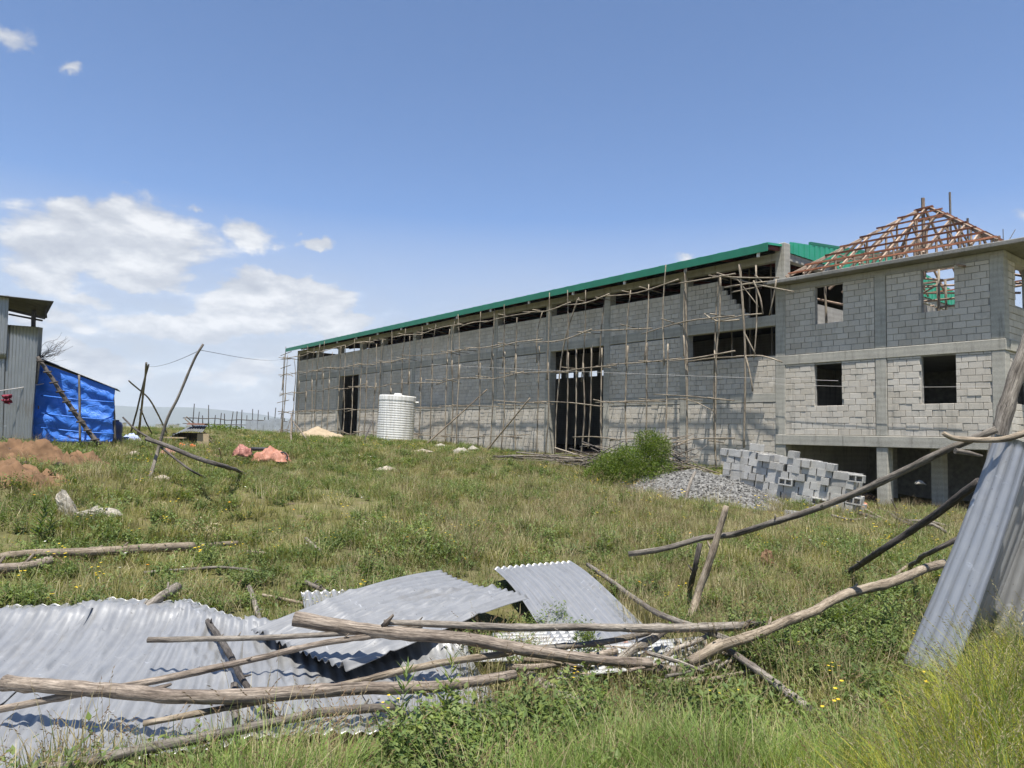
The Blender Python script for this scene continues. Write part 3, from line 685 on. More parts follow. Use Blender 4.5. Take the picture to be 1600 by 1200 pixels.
# ------------------------------------------------------------------ the pole scaffolding along the warehouse
sf = empty('scaffolding', WP(40, 1.0, -1), 'long lashed wooden pole scaffolding standing against the warehouse wall', 'scaffolding')
LV = [-.05, 1.62, 3.3, 4.95, 6.5]
su = list(np.arange(16.9, 62, 1.26)+rng.normal(size=36)*.22)+[62.9, 63.6]
tops = []
for s in su:
    off = 1.05+rng.normal()*.10; zb = gnd(s, off)-.1; zt = 6.2+rng.random()*1.2; zm = 2.4+rng.random()*1.8; j = rng.normal()*.09
    pole_mb([WP(s+j, off, zb), WP(s+rng.normal()*.06, off+rng.normal()*.05, (zb+zm)/2), WP(s+rng.normal()*.05, off, zm+.5)], .042, .034, 6, .35, .5).build('upright', M_POLE, sf, smooth=True)
    pole_mb([WP(s+.09, off+.02, zm-.4), WP(s+.07+rng.normal()*.06, off, (zm+zt)/2), WP(s+rng.normal()*.12, off+rng.normal()*.05, zt)], .038, .024, 6, .35, .5).build('upright', M_POLE, sf, smooth=True)
    for z in LV:
        if rng.random() < .5: pole_mb([WP(s+.06, off+.25+rng.random()*.25, z+.05+rng.normal()*.03), WP(s+rng.normal()*.12, .02, z+.02+rng.normal()*.06)], .026, .02, 5, .5, .3).build('putlog', M_POLE, sf, smooth=True)
for z in LV:
    s = 16.4
    while s < 62.5:
        L = 2.4+rng.random()*2.2; e = min(s+L, 64.2)
        if not (z < 0 and (24 < s < 28)) and rng.random() < .9:
            pole_mb([WP(s-.3, 1.12+rng.normal()*.04, z+rng.normal()*.12), WP((s+e)/2, 1.1, z+rng.normal()*.10-.02), WP(e+.3, 1.12, z+rng.normal()*.12)], .032, .024, 6, .5, .5).build('ledger', M_POLE, sf, smooth=True)
        s = e
for s, o_ in ((64.0, .9), (64.1, -.4), (63.9, -1.8)):
    pole_mb([WP(s, o_, gnd(s, o_)-.1), WP(s+.1, o_, 3.5), WP(s, o_, 7.3+rng.random()*.4)], .05, .03, 6, .4, .6).build('upright', M_POLE, sf, smooth=True)
for z in LV+[2.5, 5.7, 7.0]: pole_mb([WP(65.0+rng.random()*.6, .9, z+rng.normal()*.1), WP(62.5, .95, z+rng.normal()*.1)], .035, .03, 5, .5).build('ledger', M_POLE, sf, smooth=True)
# the tangle of poles at the unfinished bay
def wpx(x, y, off): s, z = wall_hit(x, y, off); return WP(s, off, z)
for (pts, r, nm) in (([(1120, 426), (1165, 440), (1240, 456)], .05, 'brace'), ([(1115, 431), (1160, 434), (1217, 434)], .045, 'ledger'), ([(1132, 449), (1170, 443), (1200, 440)], .04, 'ledger'), ([(1143, 457), (1195, 446)], .035, 'ledger'),
        ([(1178, 438), (1188, 465), (1192, 491)], .045, 'brace'), ([(1213, 436), (1209, 462), (1202, 494)], .04, 'brace'), ([(1180, 430), (1196, 445)], .035, 'brace'), ([(1152, 435), (1185, 480)], .03, 'brace'), ([(1155, 500), (1120, 502), (1101, 490)], .045, 'ledger'), ([(1191, 490), (1160, 493), (1125, 501)], .035, 'ledger'),
        ([(1155, 413), (1160, 470), (1165, 560), (1163, 700)], .06, 'upright'), ([(1181, 415), (1182, 500), (1178, 560)], .04, 'upright'), ([(1165, 556), (1173, 590), (1176, 612)], .045, 'brace'), ([(1163, 520), (1181, 553)], .04, 'brace'), ([(1126, 430), (1124, 500), (1119, 560), (1118, 660), (1117, 705)], .055, 'upright'),
        ([(1070, 420), (1072, 500), (1074, 600), (1072, 710)], .06, 'upright'), ([(1150, 557), (1190, 556), (1222, 566)], .04, 'ledger'), ([(1075, 565), (1110, 560), (1165, 557)], .045, 'ledger'), ([(1020, 625), (1075, 625), (1115, 642)], .03, 'brace'), ([(905, 470), (902, 470), (880, 545), (870, 640), (868, 715)], .05, 'upright'), ([(925, 540), (923, 640), (919, 700)], .055, 'upright'), ([(900, 545), (900, 640), (898, 708)], .05, 'upright')):
    pole_mb([wpx(x, y, .95) for x, y in pts], r*.8, r*.6, 6, .35, .35).build(nm, M_POLE, sf, smooth=True)
for k_ in range(3):
    s, o_ = (17.8, 16.9, 15.9)[k_], -1.2
    pole_mb([WP(s, o_, 2.4), WP(s+.1, o_, 7.3)], .04, .03, 6, .5).build('upright', M_POLE, sf, smooth=True)
# ------------------------------------------------------------------ loose hollow blocks stacked by the office block
def hollow_block():
    m = MB(); L, H, D = .40, .20, .20; t = .033
    for (x0, x1, y0, y1) in ((-L/2, L/2, -D/2, -D/2+t), (-L/2, L/2, D/2-t, D/2), (-L/2, -L/2+t, -D/2+t, D/2-t), (-t/2, t/2, -D/2+t, D/2-t), (L/2-t, L/2, -D/2+t, D/2-t)):
        m.abox(x0, x1, y0, y1, 0, H)
    m.abox(-L/2+t, L/2-t, -D/2+t, D/2-t, .005, .03)
    me = bpy.data.meshes.new('concrete_block'); me.from_pydata([(p[0]+rng.normal()*.002, p[1]+rng.normal()*.002, p[2]) for p in m.v], [], m.f); me.materials.append(M_BLOCKL); return me
HB = [hollow_block() for _ in range(3)]
PL = np.array([6.45, 22.0]); PR = np.array([9.35, 19.45]); sd = (PR-PL)/np.linalg.norm(PR-PL); sn = np.array([sd[1], -sd[0]]); sn = sn if sn[1] < 0 else -sn
SL = np.linalg.norm(PR-PL); nbl = 0
c_ = [0]
def stack_block(x, d, z, yaw, mode, lab=None):
    global nbl
    xy = PL+sd*x-sn*d; o = bpy.data.objects.new('concrete_block', HB[int(rng.integers(3))]); col.objects.link(o)
    ang = math.atan2(sd[1], sd[0]); slope = -.105
    R = Matrix.Rotation(ang, 4, 'Z') @ Matrix.Rotation(-slope+rng.normal()*.02, 4, 'Y') @ Matrix.Rotation(yaw, 4, 'Z')
    if mode == 1: R = R @ Matrix.Rotation(math.pi/2, 4, 'X')
    o.matrix_world = Matrix.Translation((xy[0], xy[1], z)) @ R
    if mode == 1: o.location.z += .1; 
    tag(o, lab or 'pale concrete block in the rear row of the stack, %s course up, %s' % (ORD[min(c_[0], 9)], 'left third' if x < SL/3 else 'right third' if x > SL*2/3 else 'middle third'), 'concrete block', 'loose concrete blocks in the stack'); nbl += 1
ORD = 'first second third fourth fifth sixth seventh eighth ninth tenth eleventh twelfth thirteenth fourteenth fifteenth sixteenth'.split()
SB = lambda x: gz(*(PL+sd*x))-.05
for row in range(2):
    for c in range(8):
        ncol = int(SL/.42)
        x = rng.random()*.2; kx = -1; c_[0] = c
        top = 7 if row < 2 else 6
        while x < SL:
            f = x/SL; hmax = np.interp(f, [0, .1, .33, .42, .5, .62, .8, 1], [6.6, 7.1, 7.3, 6.3, 7.7, 7.2, 6.8, 5.6])-row*.6
            endon = rng.random() < .38
            w = .215 if endon else .415
            if row == 0 and c < hmax-.4: kx += 1
            if c < hmax-.4 and x+w/2 < SL+.1:
                zz = 0.20+SB(0)-.105*(x)+c*.203
                stack_block(x+w/2, row*.42+.1+rng.normal()*.012+(rng.random()*.02 if endon else 0), zz-.2, (math.pi/2 if endon else 0)+rng.normal()*.025, 0 if rng.random() < .9 else 1, ('pale concrete block, %s from the left, %s course up in the stack front' % (ORD[kx], ORD[c])) if row == 0 else None)
            x += w+.008+rng.random()*.012
stack_block(1.12, .12, SB(0)+1.50-.12, .35, 0, 'white topped concrete block sitting askew and highest on the tilted stack')
cb = G(1240, 812); o = bpy.data.objects.new('concrete_block', HB[0]); col.objects.link(o); o.location = Vector(cb); o.rotation_euler = (.05, .1, .4); tag(o, 'single concrete block lying alone in the grass below the long grey rail', 'concrete block')
# ------------------------------------------------------------------ heaps
def heap(name, c, rx, ry, h, m, label, cat, kind=None, bumpy=.06, rot=0.0, n=44, parent=None, ridge=None):
    mb = MB(); V = []; ph = rng.random(8)*6
    for j in range(n):
        for i in range(n):
            u, v = (i/(n-1)*2-1)*1.25, (j/(n-1)*2-1)*1.25
            r = math.hypot(u, v)*(1+.10*math.sin(3*math.atan2(v, u)+ph[0])+.06*math.sin(5*math.atan2(v, u)+ph[1]))
            z = h*max(0, (1-r))**.85 if r < 1 else -.12*(r-1)
            z += bumpy*h*(math.sin(u*7+ph[2])*math.sin(v*6+ph[3])+.6*math.sin(u*15+ph[4])*math.sin(v*17+ph[5])+.7*rng.normal()*.5)*(1 if r < 1.02 else 0)*min(1, 3*max(0, 1.02-r)+.2)
            x, y = u*rx, v*ry; X = c[0]+x*math.cos(rot)-y*math.sin(rot); Y = c[1]+x*math.sin(rot)+y*math.cos(rot)
            V.append((X, Y, gz(X, Y)+z-.02))
    mb.grid(V, n, n); o = mb.build(name, m, parent, smooth=True)
    return tag(o, label, cat, None, kind), V
gh, gV = heap('gravel_heap', (5.25, 20.3), 2.6, 1.8, .80, M_GRAVB, 'wide heap of grey crushed gravel below the pale block stack', 'gravel heap', None, .05, -.5)
def stone_mesh(r):
    V = np.array([(0, 0, 1), (.9, 0, .2), (.3, .85, .25), (-.75, .5, .2), (-.75, -.5, .1), (.3, -.85, .2), (0, 0, -.8)], float)*r*(1+rng.normal(size=(7, 3))*.18)
    return V, [(0, 1, 2), (0, 2, 3), (0, 3, 4), (0, 4, 5), (0, 5, 1), (6, 2, 1), (6, 3, 2), (6, 4, 3), (6, 5, 4), (6, 1, 5)]
st = MB(); gva = np.array(gV).reshape(44, 44, 3)
for _ in range(6500):
    i, j = rng.random(2)*42; a, b = int(i), int(j); p = gva[a, b]*(1-(i-a))+gva[a+1, b]*(i-a) + (gva[a, b+1]-gva[a, b])*(j-b)
    if math.hypot((a-21.5)/17.5, (b-21.5)/17.5) > 1.06: continue
    V, F = stone_mesh(.015+rng.random()**2*.03); th = rng.random()*6.28; R = np.array([[math.cos(th), -math.sin(th), 0], [math.sin(th), math.cos(th), 0], [0, 0, 1]])
    st.add(V@R+p, F, rng.random())
for _ in range(900):
    a = rng.random()*6.283; rr = 1.0+abs(rng.normal())*.22; X = 5.25+math.cos(a)*2.3*rr; Y = 20.3+math.sin(a)*1.7*rr
    V, F = stone_mesh(.015+rng.random()**2*.03); st.add(V+np.array([X, Y, gz(X, Y)+.03]), F, rng.random())
tag(st.build('gravel', M_GRAVEL, gh), kind='stuff')
sh, _ = heap('sand_heap', tuple(at(497, 676, 51)[:2]), 2.0, 1.5, .85, M_SAND, 'pale sand heap by the far dark door opening of the warehouse', 'sand heap', None, .05)
heap('soil_heap', tuple(G(55, 722)[:2]), 1.6, .75, .36, M_SOIL, 'reddish brown dug soil bank in front of the tin shed', 'soil heap', None, .5, .2)
heap('soil_heap', tuple(G(-15, 745)[:2]), 1.3, .9, .22, M_SOIL, 'brown bare soil mound at the very edge below the dug bank', 'soil heap', None, .5)
heap('soil_heap', tuple(G(160, 733)[:2]), 1.5, .35, .14, M_SOIL, 'low strip of bare brown soil right of the dug bank', 'soil heap', None, .2, -.05)
sb = MB(); sb_par = [o for o in bpy.data.objects if o.name == 'soil_heap'][0]
for _ in range(130):
    p = G(-10+150*rng.random(), 706+42*rng.random(), .02); V, F = stone_mesh(.03+.08*rng.random()**2); sb.add(V*np.array([1.3, 1.1, .45])+p, F, rng.random())
tag(sb.build('soil_crumbs', [M_SOIL], sb_par), kind='stuff')
for i, (x, y, r) in enumerate(((12, 712, .16), (55, 716, .14), (40, 730, .10), (92, 732, .12), (77, 714, .07), (235, 718, .12), (283, 722, .10))):
    V, F = stone_mesh(r); p = G(x, y, .08 if i < 5 else 0); m = MB(); m.add(V*np.array([1.4, 1.1, .55])+p+np.array([0, 0, r*.6]), F, rng.random())
    tag(m.build('soil_clod', M_CLOD, smooth=False), ['large dark soil clod at the left end of the dug bank', 'dark overhanging soil clod in the middle of the dug bank', 'small dark clod at the foot of the dug bank', 'dark clod at the right end of the dug bank', 'small dark clod on top of the dug bank', 'dark clod beside the foot of the tall leaning pole', 'dark clod between the leaning pole and the red stones'][i], 'soil clod')
for i, (x, y, w, h, m_) in enumerate(((262, 714, .32, .22, M_REDSTONE), (297, 716, .42, .10, M_REDSTONE), (322, 706, .28, .05, M_REDSTONE), (210, 713, .35, .10, M_STONE), (253, 752, .20, .12, M_STONE), (336, 715, .3, .08, M_REDSTONE), (604, 737, .5, .12, M_STONE), (660, 708, .5, .12, M_STONE), (750, 718, .45, .10, M_STONE), (688, 700, .5, .22, M_PAPERW), (738, 705, .4, .2, M_PAPERW), (445, 1200, .1, .05, M_STONE))):
    if i == 11: continue
    V, F = stone_mesh(1); p = G(x, y); m = MB(); m.add(V*np.array([w, w*.7, h])+p+np.array([0, 0, h*.3]), F, rng.random())
    tag(m.build('stone', m_, bevel=.02), ['upright reddish stone behind the crossed dark poles', 'flat reddish slab lying behind the crossed dark poles', 'small thin reddish slab in front of the low animal shelter', 'flat tan stone left of the tall leaning pole', 'pale round stone at the foot of the tall leaning pole', 'weathered reddish flat stone right of the crossed dark poles', 'broad flat tan stone in the middle of the meadow', 'tan flat stone in the grass in front of the water tank', 'long tan stone in the grass before the dark stick pile', 'dirty white rubble lump in grass before the warehouse wall', 'whitish rubble lump just right of the larger rubble lump'][i], 'stone')
def rock(name, label, c, dims, m, cat='stone', lean=0):
    bm = MB(); n = 14; V = []; ph = rng.random(6)*6
    for j in range(n+1):
        t = math.pi*j/n
        for i in range(n):
            a = 2*math.pi*i/n; k = 1+.16*math.sin(2*a+ph[0])+.12*math.sin(3*a+ph[1]+t*2)+.06*rng.normal()
            V.append((c[0]+dims[0]*k*math.sin(t)*math.cos(a)+lean*math.cos(t)*dims[2], c[1]+dims[1]*k*math.sin(t)*math.sin(a), c[2]+dims[2]*math.cos(t)*k+dims[2]*.35))
    F = [(j*n+i, j*n+(i+1) % n, (j+1)*n+(i+1) % n, (j+1)*n+i) for j in range(n) for i in range(n)]
    bm.add(V, F); return tag(bm.build(name, m), label, cat)
rock('stone', 'upright pointed cream stone standing in the meadow', G(106, 806), (.13, .10, .24), M_PAPERW, lean=-.5)
rock('stone', 'long low cream stone lying right of the pointed one', G(155, 808), (.34, .13, .10), M_PAPERW)
rock('sack', 'salmon orange sack lying at the right foot of the block stack', G(1334, 795), (.42, .2, .17), M_ORANGES, 'sack')
rock('stone', 'rough brown stump like stone in the dry grass on the right', G(1197, 884), (.09, .08, .14), M_SOIL)
rock('rubble_lump', 'dark earth lump in front of the pillar opening', G(1283+70, 785), (.4, .3, .25), M_CLOD, 'rubble')
# ------------------------------------------------------------------ water tank
tb = at(617, 688, 43.5); tb[2] = gz(tb[0], tb[1])
tank = empty('water_tank', tb, 'tall white ribbed plastic water tank standing before the warehouse wall', 'water tank'); tank.rotation_euler = (0, math.radians(2.0), 0)
def lathe(prof, c, n=40, m=None):
    m = m or MB(); V = [(c[0]+r*math.cos(2*math.pi*k/n), c[1]+r*math.sin(2*math.pi*k/n), c[2]+z) for (r, z) in prof for k in range(n)]
    m.add(V, [(i*n+k, i*n+(k+1) % n, (i+1)*n+(k+1) % n, (i+1)*n+k) for i in range(len(prof)-1) for k in range(n)]+[tuple(range(n-1, -1, -1))]+[tuple((len(prof)-1)*n+k for k in range(n))]); return m
pr = [(1.10, 0)]
for k in range(17):
    z = .03+k*.143
    pr += [(1.07, z), (1.07, z+.02), (1.115, z+.045), (1.115, z+.115), (1.07, z+.14)]
pr += [(1.11, 2.47), (1.11, 2.50)]
lathe(pr, tb).build('tank_body', M_WHITE, tank, smooth=False)
lathe([(1.13, 2.42), (1.13, 2.66), (1.10, 2.70), (.5, 2.74)], tb).build('tank_top', M_WHITE, tank)
lathe([(.24, 2.74), (.24, 2.84), (.2, 2.86)], tb, 24).build('lid', M_WHITE, tank)
m = MB(); m.tube([tb+np.array([1.08, -.1, 2.36]), tb+np.array([1.32, -.15, 2.36])], .06, 8); m.build('outlet', M_WHITED, tank)
# ------------------------------------------------------------------ stick piles, planks and poles in the yard
def stick_pile(c, L, spread, hgt, n, yaw, yawj, mt, label, group, r=(.015, .035), up=0.25, cat='stick'):
    for i in range(n):
        a = yaw+rng.normal()*yawj; l = L*(.5+.6*rng.random()); x = c[0]+rng.normal()*spread[0]; y = c[1]+rng.normal()*spread[1]
        hh = hgt*max(0.05, 1-abs(x-c[0])/(spread[0]*2.6))*rng.random()+.05; d = np.array([math.cos(a), math.sin(a), 0])*l/2; d[2] = rng.normal()*up*l/2
        p = np.array([x, y, gz(x, y)+hh]); q0, q1 = p-d, p+d
        for q in (q0, q1): q[2] = max(q[2], gz(q[0], q[1])+.03)
        rr = r[0]+rng.random()*(r[1]-r[0])
        mi = mt[int(rng.integers(len(mt)))]; tone = {'weathered_wood': 'brown', 'grey_wood': 'grey', 'dark_wood': 'dark', 'pale_wood': 'pale', 'scaffold_wood': 'tan'}[mi.name]
        dx_ = (x-c[0])/spread[0]; place = 'left end' if dx_ < -.8 else 'right end' if dx_ > .8 else 'middle'; att = 'steep' if abs(q1[2]-q0[2]) > .35 else 'flat lying'
        pole('stick', '%s %s stick at the %s of the %s' % (att, tone, place, label), cat, [q0, (q0+q1)/2+rng.normal(size=3)*.04, q1], rr, rr*.6, mi, group, 5, .3, .5)
stick_pile((5.35, 24.0), 2.0, (.6, .35), 1.55, 75, -.5, .7, [M_WOODG, M_POLE, M_WOODP, M_WOODD], 'heaped brushwood behind the gravel', 'brushwood sticks behind the gravel')
stick_pile((3.2, 24.6), 2.0, (.5, .3), .9, 45, -.2, .55, [M_WOODG, M_POLE, M_WOODD], 'brushwood behind the green bush', 'brushwood sticks behind the bush')
stick_pile((1.5, 25.2), 3.2, (.75, .3), .35, 34, -.12, .12, [M_WOODD, M_WOODG], 'flat pile before the big door', 'long sticks before the big door', (.02, .045), .05)
for i, (a, b, r) in enumerate((((1352, 797), (1400, 818), .05), ((1345, 803), (1375, 812), .07), ((1375, 795), (1422, 822), .06), ((1395, 800), (1440, 824), .05), ((1420, 815), (1480, 822), .05), ((1432, 822), (1478, 832), .05), ((1300, 805), (1352, 810), .04), ((1393, 780), (1405, 806), .03))):
    pole('timber', ['straight tan timber lying against the dark scrap pile by the pillar', 'short black timber stub at the left of the scrap pile', 'dark timber crossing the middle of the scrap pile by the pillar', 'blackened timber on the right half of the scrap pile', 'grey timber sticking out right from the scrap pile', 'lowest grey timber at the right front of the scrap pile', 'thin bent branch in the grass left of the scrap pile', 'thin dark branch rising from the scrap pile beside the pillar'][i], 'timber', [G(*a, .10), (G(*a, .12)+G(*b, .12))/2+rng.normal(size=3)*.05, G(*b, .08)] if i < 7 else [at(*a, 21), at(*b, 21)], r, r*.8, [M_WOODP, M_WOODD, M_WOODD, M_WOODD, M_WOODG, M_WOODG, M_WOODG, M_WOODD][i], None, 7)
# leaning poles before the warehouse
def lean(label, base, top, Yt, r, mt, bh=0.0, mid=None):
    a = G(*base, bh); b = at(*top, Yt); pts = [a-(b-a)*.03, b] if mid is None else [a-(b-a)*.02]+[at(x, y, a[1]+(Yt-a[1])*f) for x, y, f in mid]+[b]
    return pole('leaning_pole', label, 'pole', pts, r, r*.7, mt, None, 7, .25, .35)
lean('pale pole leaning on the scaffolding just right of the white tank', (666, 694), (762, 608), 40.5, .06, M_WOODP)
lean('pale pole leaning left of the big dark door opening', (761, 704), (828, 622), 36.5, .06, M_WOODP)
lean('short thin pale pole leaning between the two long pale poles', (742, 694), (757, 678), 41, .04, M_WOODP)
lean('dark pole leaning to the right just left of the tank', (566, 698), (584, 652), 46, .05, M_WOODD)
lean('pale upright pole beside the sand heap at the far corner', (455, 690), (455, 645), 53, .06, M_WOODP)
lean('pale pole sloping down right over the sand heap', (482, 690), (457, 656), 56, .06, M_WOODP)
lean('thin pole propped left of the sand heap at the corner', (446, 682), (455, 650), 58, .04, M_WOODD)
# the twisted grey stick on the gravel
pole('stick', 'twisted grey stick standing up out of the gravel heap', 'stick', [G(1060, 795), at(1070, 785, 17.6), at(1075, 765, 17.9), at(1080, 750, 18.2), at(1086, 738, 18.5)], .07, .05, M_WOODG, None, 8)
# ------------------------------------------------------------------ crossed poles on the left
Yp = G(236, 746)[1]
pole('leaning_pole', 'tall crooked grey pole leaning right with its top in the sky', 'pole', [G(233, 750), at(247, 705, Yp), at(262, 655, Yp), at(277, 625, Yp), at(296, 580, Yp), at(307, 556, Yp), at(318, 538, Yp)], 3.3*Yp/FPX, 2.2*Yp/FPX, M_WOODG)
pole('leaning_pole', 'thick dark pole lying across the foot of the tall crooked pole', 'pole', [at(228, 685, Yp-.15), at(255, 694, Yp-.3), at(300, 712, Yp-.9), at(350, 728, Yp-1.6), G(386, 741, .05)], 4.3*Yp/FPX, 2.6*Yp/FPX, M_WOODD)
pole('leaning_pole', 'thin dark pole sloping down right below the thick dark pole', 'pole', [at(250, 697, Yp+.1), at(275, 717, Yp), at(300, 735, Yp-.3), G(326, 749, .04)], 2.5*Yp/FPX, 1.8*Yp/FPX, M_WOODD)
pole('leaning_pole', 'thin dark branch rising left from the crossed poles', 'pole', [at(192, 652, Yp+.4), at(212, 671, Yp+.2), at(236, 686, Yp)], 1.6*Yp/FPX, 2.3*Yp/FPX, M_WOODD)
lean('thin pole slanting down right behind the tall crooked pole', (262, 680), (201, 595), 31, .055, M_WOODG, 0, [(236, 628, .5)])
for i, (b, t, r) in enumerate((((216, 682), (229, 567), .07), ((204, 678), (232, 570), .06), ((214, 680), (222, 642), .05), ((237, 678), (219, 640), .05))):
    lean(['straight grey post of the far pole cluster by the blue rags', 'dark pole leaning right across the far pole cluster', 'pale short prop at the foot of the far pole cluster', 'dark short prop on the right of the far pole cluster'][i], b, t, 29+i*.2, r, [M_WOODG, M_WOODD, M_WOODP, M_WOODD][i])
def wire(label, pts, r=.006, mt=M_WIRE):
    return tag(MB().tube(spline(pts, .8), r, 5).build('wire', mt), label, 'wire')
def sagpx(a, b, sag, n=7): return [np.array(a)*(1-t)+np.array(b)*t-np.array([0, 0, sag*4*t*(1-t)]) for t in np.linspace(0, 1, n)]
tpA = at(313, 547, Yp); tpB = at(231, 573, 29); shp = at(53, 611, 19.9)
wire('thin wire strung from the tall crooked pole to the warehouse corner', sagpx(tpA, WP(63, 1, 6.6), .25))
wire('thin wire between the far pole cluster and the tall crooked pole', sagpx(tpB, tpA, .1))
wire('pale clothes line across the tin shed wall', sagpx(at(-20, 613, 19.2), at(80, 597, 20.6), .02), .012, M_ROPE)
wire('pale string stretched low along the warehouse wall', sagpx(WP(38, 1.3, 4.3), WP(12, 1.2, 2.1), .05), .007, M_ROPE)
wire('thin red and white cord across the office block windows', sagpx(WP(15.2, .25, 2.2), WP(7.2, .25, 1.8), .08), .006, M_ROPE)
# ------------------------------------------------------------------ tin shed, tarp shelter and what stands by them
def corr(mb, A, B, C, D, pitch=.076, amp=.011, nv=12, bend=None, per=6, mat=0, tint=0, thick=.004):
    """corrugated sheet A-B (across the waves) and D-C (other end)"""
    A, B, C, D = map(np.asarray, (A, B, C, D)); W = max(np.linalg.norm(B-A), np.linalg.norm(C-D)); nu = int(W/pitch*per)+1
    N = np.cross(B-A, D-A); N /= np.linalg.norm(N); V = []; gc = []; L_ = np.linalg.norm(D-A); o3 = rng.random(3)*60
    for lay in (0, 1):
        for j in range(nv):
            v = j/(nv-1)
            for i in range(nu):
                u = i/(nu-1); p = (A*(1-u)+B*u)*(1-v)+(D*(1-u)+C*u)*v
                p = p+N*(amp*math.sin(2*math.pi*u*W/pitch)-lay*thick)
                if bend is not None: p = p+bend(u, v)
                V.append(p); gc.append((o3[0]+u*W, o3[1]+v*L_, o3[2]))
    n = nu*nv; F = []
    for j in range(nv-1):
        for i in range(nu-1):
            a = j*nu+i; F.append((a, a+1, a+nu+1, a+nu)); F.append((n+a, n+a+nu, n+a+nu+1, n+a+1))
    for j in range(nv-1):
        for i in (0, nu-1): a = j*nu+i; F.append((a, a+nu, n+a+nu, n+a))
    for i in range(nu-1):
        for j in (0, nv-1): a = j*nu+i; F.append((a, a+1, n+a+1, n+a))
    return mb.add(V, F, tint, mat, gc)
YS = 19.9
sg = at(30, 695, YS); sg[2] = gz(sg[0], sg[1])
shed = empty('tin_shed', sg, 'tin shed of upright corrugated sheets with a dark lifted roof', 'shed')
def fpl(x, y, dY=0): return at(x, y, YS+dY)
corr(MB(), fpl(-70, 508, -.25), fpl(9, 506), fpl(3, 700), fpl(-76, 700, -.25), .095, .014).build('wall_sheet', M_TINW, shed, smooth=True)
corr(MB(), fpl(8, 507, .05), fpl(61, 511, .08), fpl(48, 701, .08), fpl(2, 701, .05), .095, .014).build('wall_sheet', M_TINW, shed, smooth=True)
corr(MB(), fpl(-70, 458, -.30), fpl(14, 462, -.05), fpl(9, 560, -.05), fpl(-72, 560, -.30), .095, .014).build('wall_sheet', M_TINW, shed, smooth=True)
corr(MB(), fpl(60, 511, .12), at(66, 512, YS+3), at(55, 692, YS+3), fpl(48, 701, .12), .095, .014).build('side_sheet', M_TINW, shed, smooth=True)
corr(MB(), at(-60, 455, YS-.2), at(-60, 470, YS+3), at(70, 497, YS+2.2), at(84, 471, YS-.3), .12, .02, 14).build('roof_sheet', M_TIND, shed, smooth=True)
for (a, b, r) in (((53, 484), (52, 512), .06), ((14, 484), (70, 497), .04), ((14, 491), (66, 501), .03), ((70, 472), (72, 497), .03)):
    pole_mb([at(*a, YS+.5), at(*b, YS+.5)], r, r, 6, .3, .1).build('rail' if a[0] != 53 else 'post', M_WOODD, shed, smooth=True)
pole_mb([at(60, 560, YS+.2), at(57, 600, YS+.2)], .05, .05).build('post', M_WOODG, shed, smooth=True)
# tarp shelter
YT = 20.4
tg = at(115, 690, YT); tg[2] = gz(tg[0], tg[1])
shel = empty('tarp_shelter', tg, 'low shelter walled with wrinkled bright blue tarpaulin beside the tin shed', 'shelter')
def tarp(name, A, B, C, D, mt, par, amp=.035, nu=46, nv=34, dirn=(0, -1, 0)):
    A, B, C, D = map(np.asarray, (A, B, C, D)); V = []; ph = rng.random(8)*6.3; dirn = np.array(dirn)
    for j in range(nv):
        for i in range(nu):
            u, v = i/(nu-1), j/(nv-1); p = (A*(1-u)+B*u)*(1-v)+(D*(1-u)+C*u)*v
            w = amp*(math.sin(v*13+2.2*u+ph[0]+.8*math.sin(u*5+ph[1]))+.6*math.sin(v*29+u*6*math.sin(ph[2])+ph[3])+.5*math.sin(u*17-v*7+ph[4])+.3*math.sin(u*41+v*23+ph[5]))*(.25+.75*min(1, 4*v))
            V.append(p+dirn*w)
    m = MB(); m.grid(V, nu, nv); o = m.build(name, mt, par, smooth=True)
    s_ = o.modifiers.new('thickness', 'SOLIDIFY'); s_.thickness = .006; return o
tarp('tarpaulin', at(52, 563, YT), at(180, 607, YT+.5), at(175, 690, YT+.5), at(46, 692, YT), M_BLUE, shel)
tarp('side_tarpaulin', at(166, 604, YT+.55), at(120, 611, YT+3.5), at(120, 684, YT+3.5), at(164, 690, YT+.55), M_BLUE, shel, .04, 24, 24, (1, 0, 0))
corr(MB(), at(56, 557, YT-.04), at(40, 560, YT+4), at(188, 612, YT+4.2), at(183, 608, YT+.44), .09, .012, 20).build('roof_sheet', M_TIN, shel, smooth=True)
for (x, y0, y1, dy) in ((124, 586, 690, -.12), (178, 608, 690, .6), (60, 566, 690, .1)): pole_mb([at(x+1, y1, YT+dy), at(x-1, y0, YT+dy)], .035, .03, 6).build('post', M_WOODG, shel, smooth=True)
for y in (622, 650, 672): pole_mb([at(64, y-4, YT-.05), at(120, y+2, YT-.08), at(178, y+6, YT+.42)], .018, .018, 5, .3, .6).build('lashing', M_BLUE, shel, smooth=True)
# notched pole ladder
YL = 19.6
lad = empty('pole_ladder', G(155, 693), 'single thick pole ladder with short rungs leaning on the blue shelter', 'ladder')
lp = [(157, 694), (140, 676), (118, 646), (95, 612), (78, 586), (60, 558)]
L3 = [at(x, y, YL+.9*(1-i/5)*0+.25*i/5) for i, (x, y) in enumerate(lp)]
pole_mb(L3, .068, .05, 9).build('pole', M_WOODD, lad, smooth=True)
LS = spline(L3, .05)
for k in range(9):
    p = LS[int((k+.7)/9.3*len(LS))]; pole_mb([p+np.array([-.06, -.10, -.02]), p+np.array([.16, -.10, .01])], .03, .025, 6).build('rung', M_WOODD, lad, smooth=True)
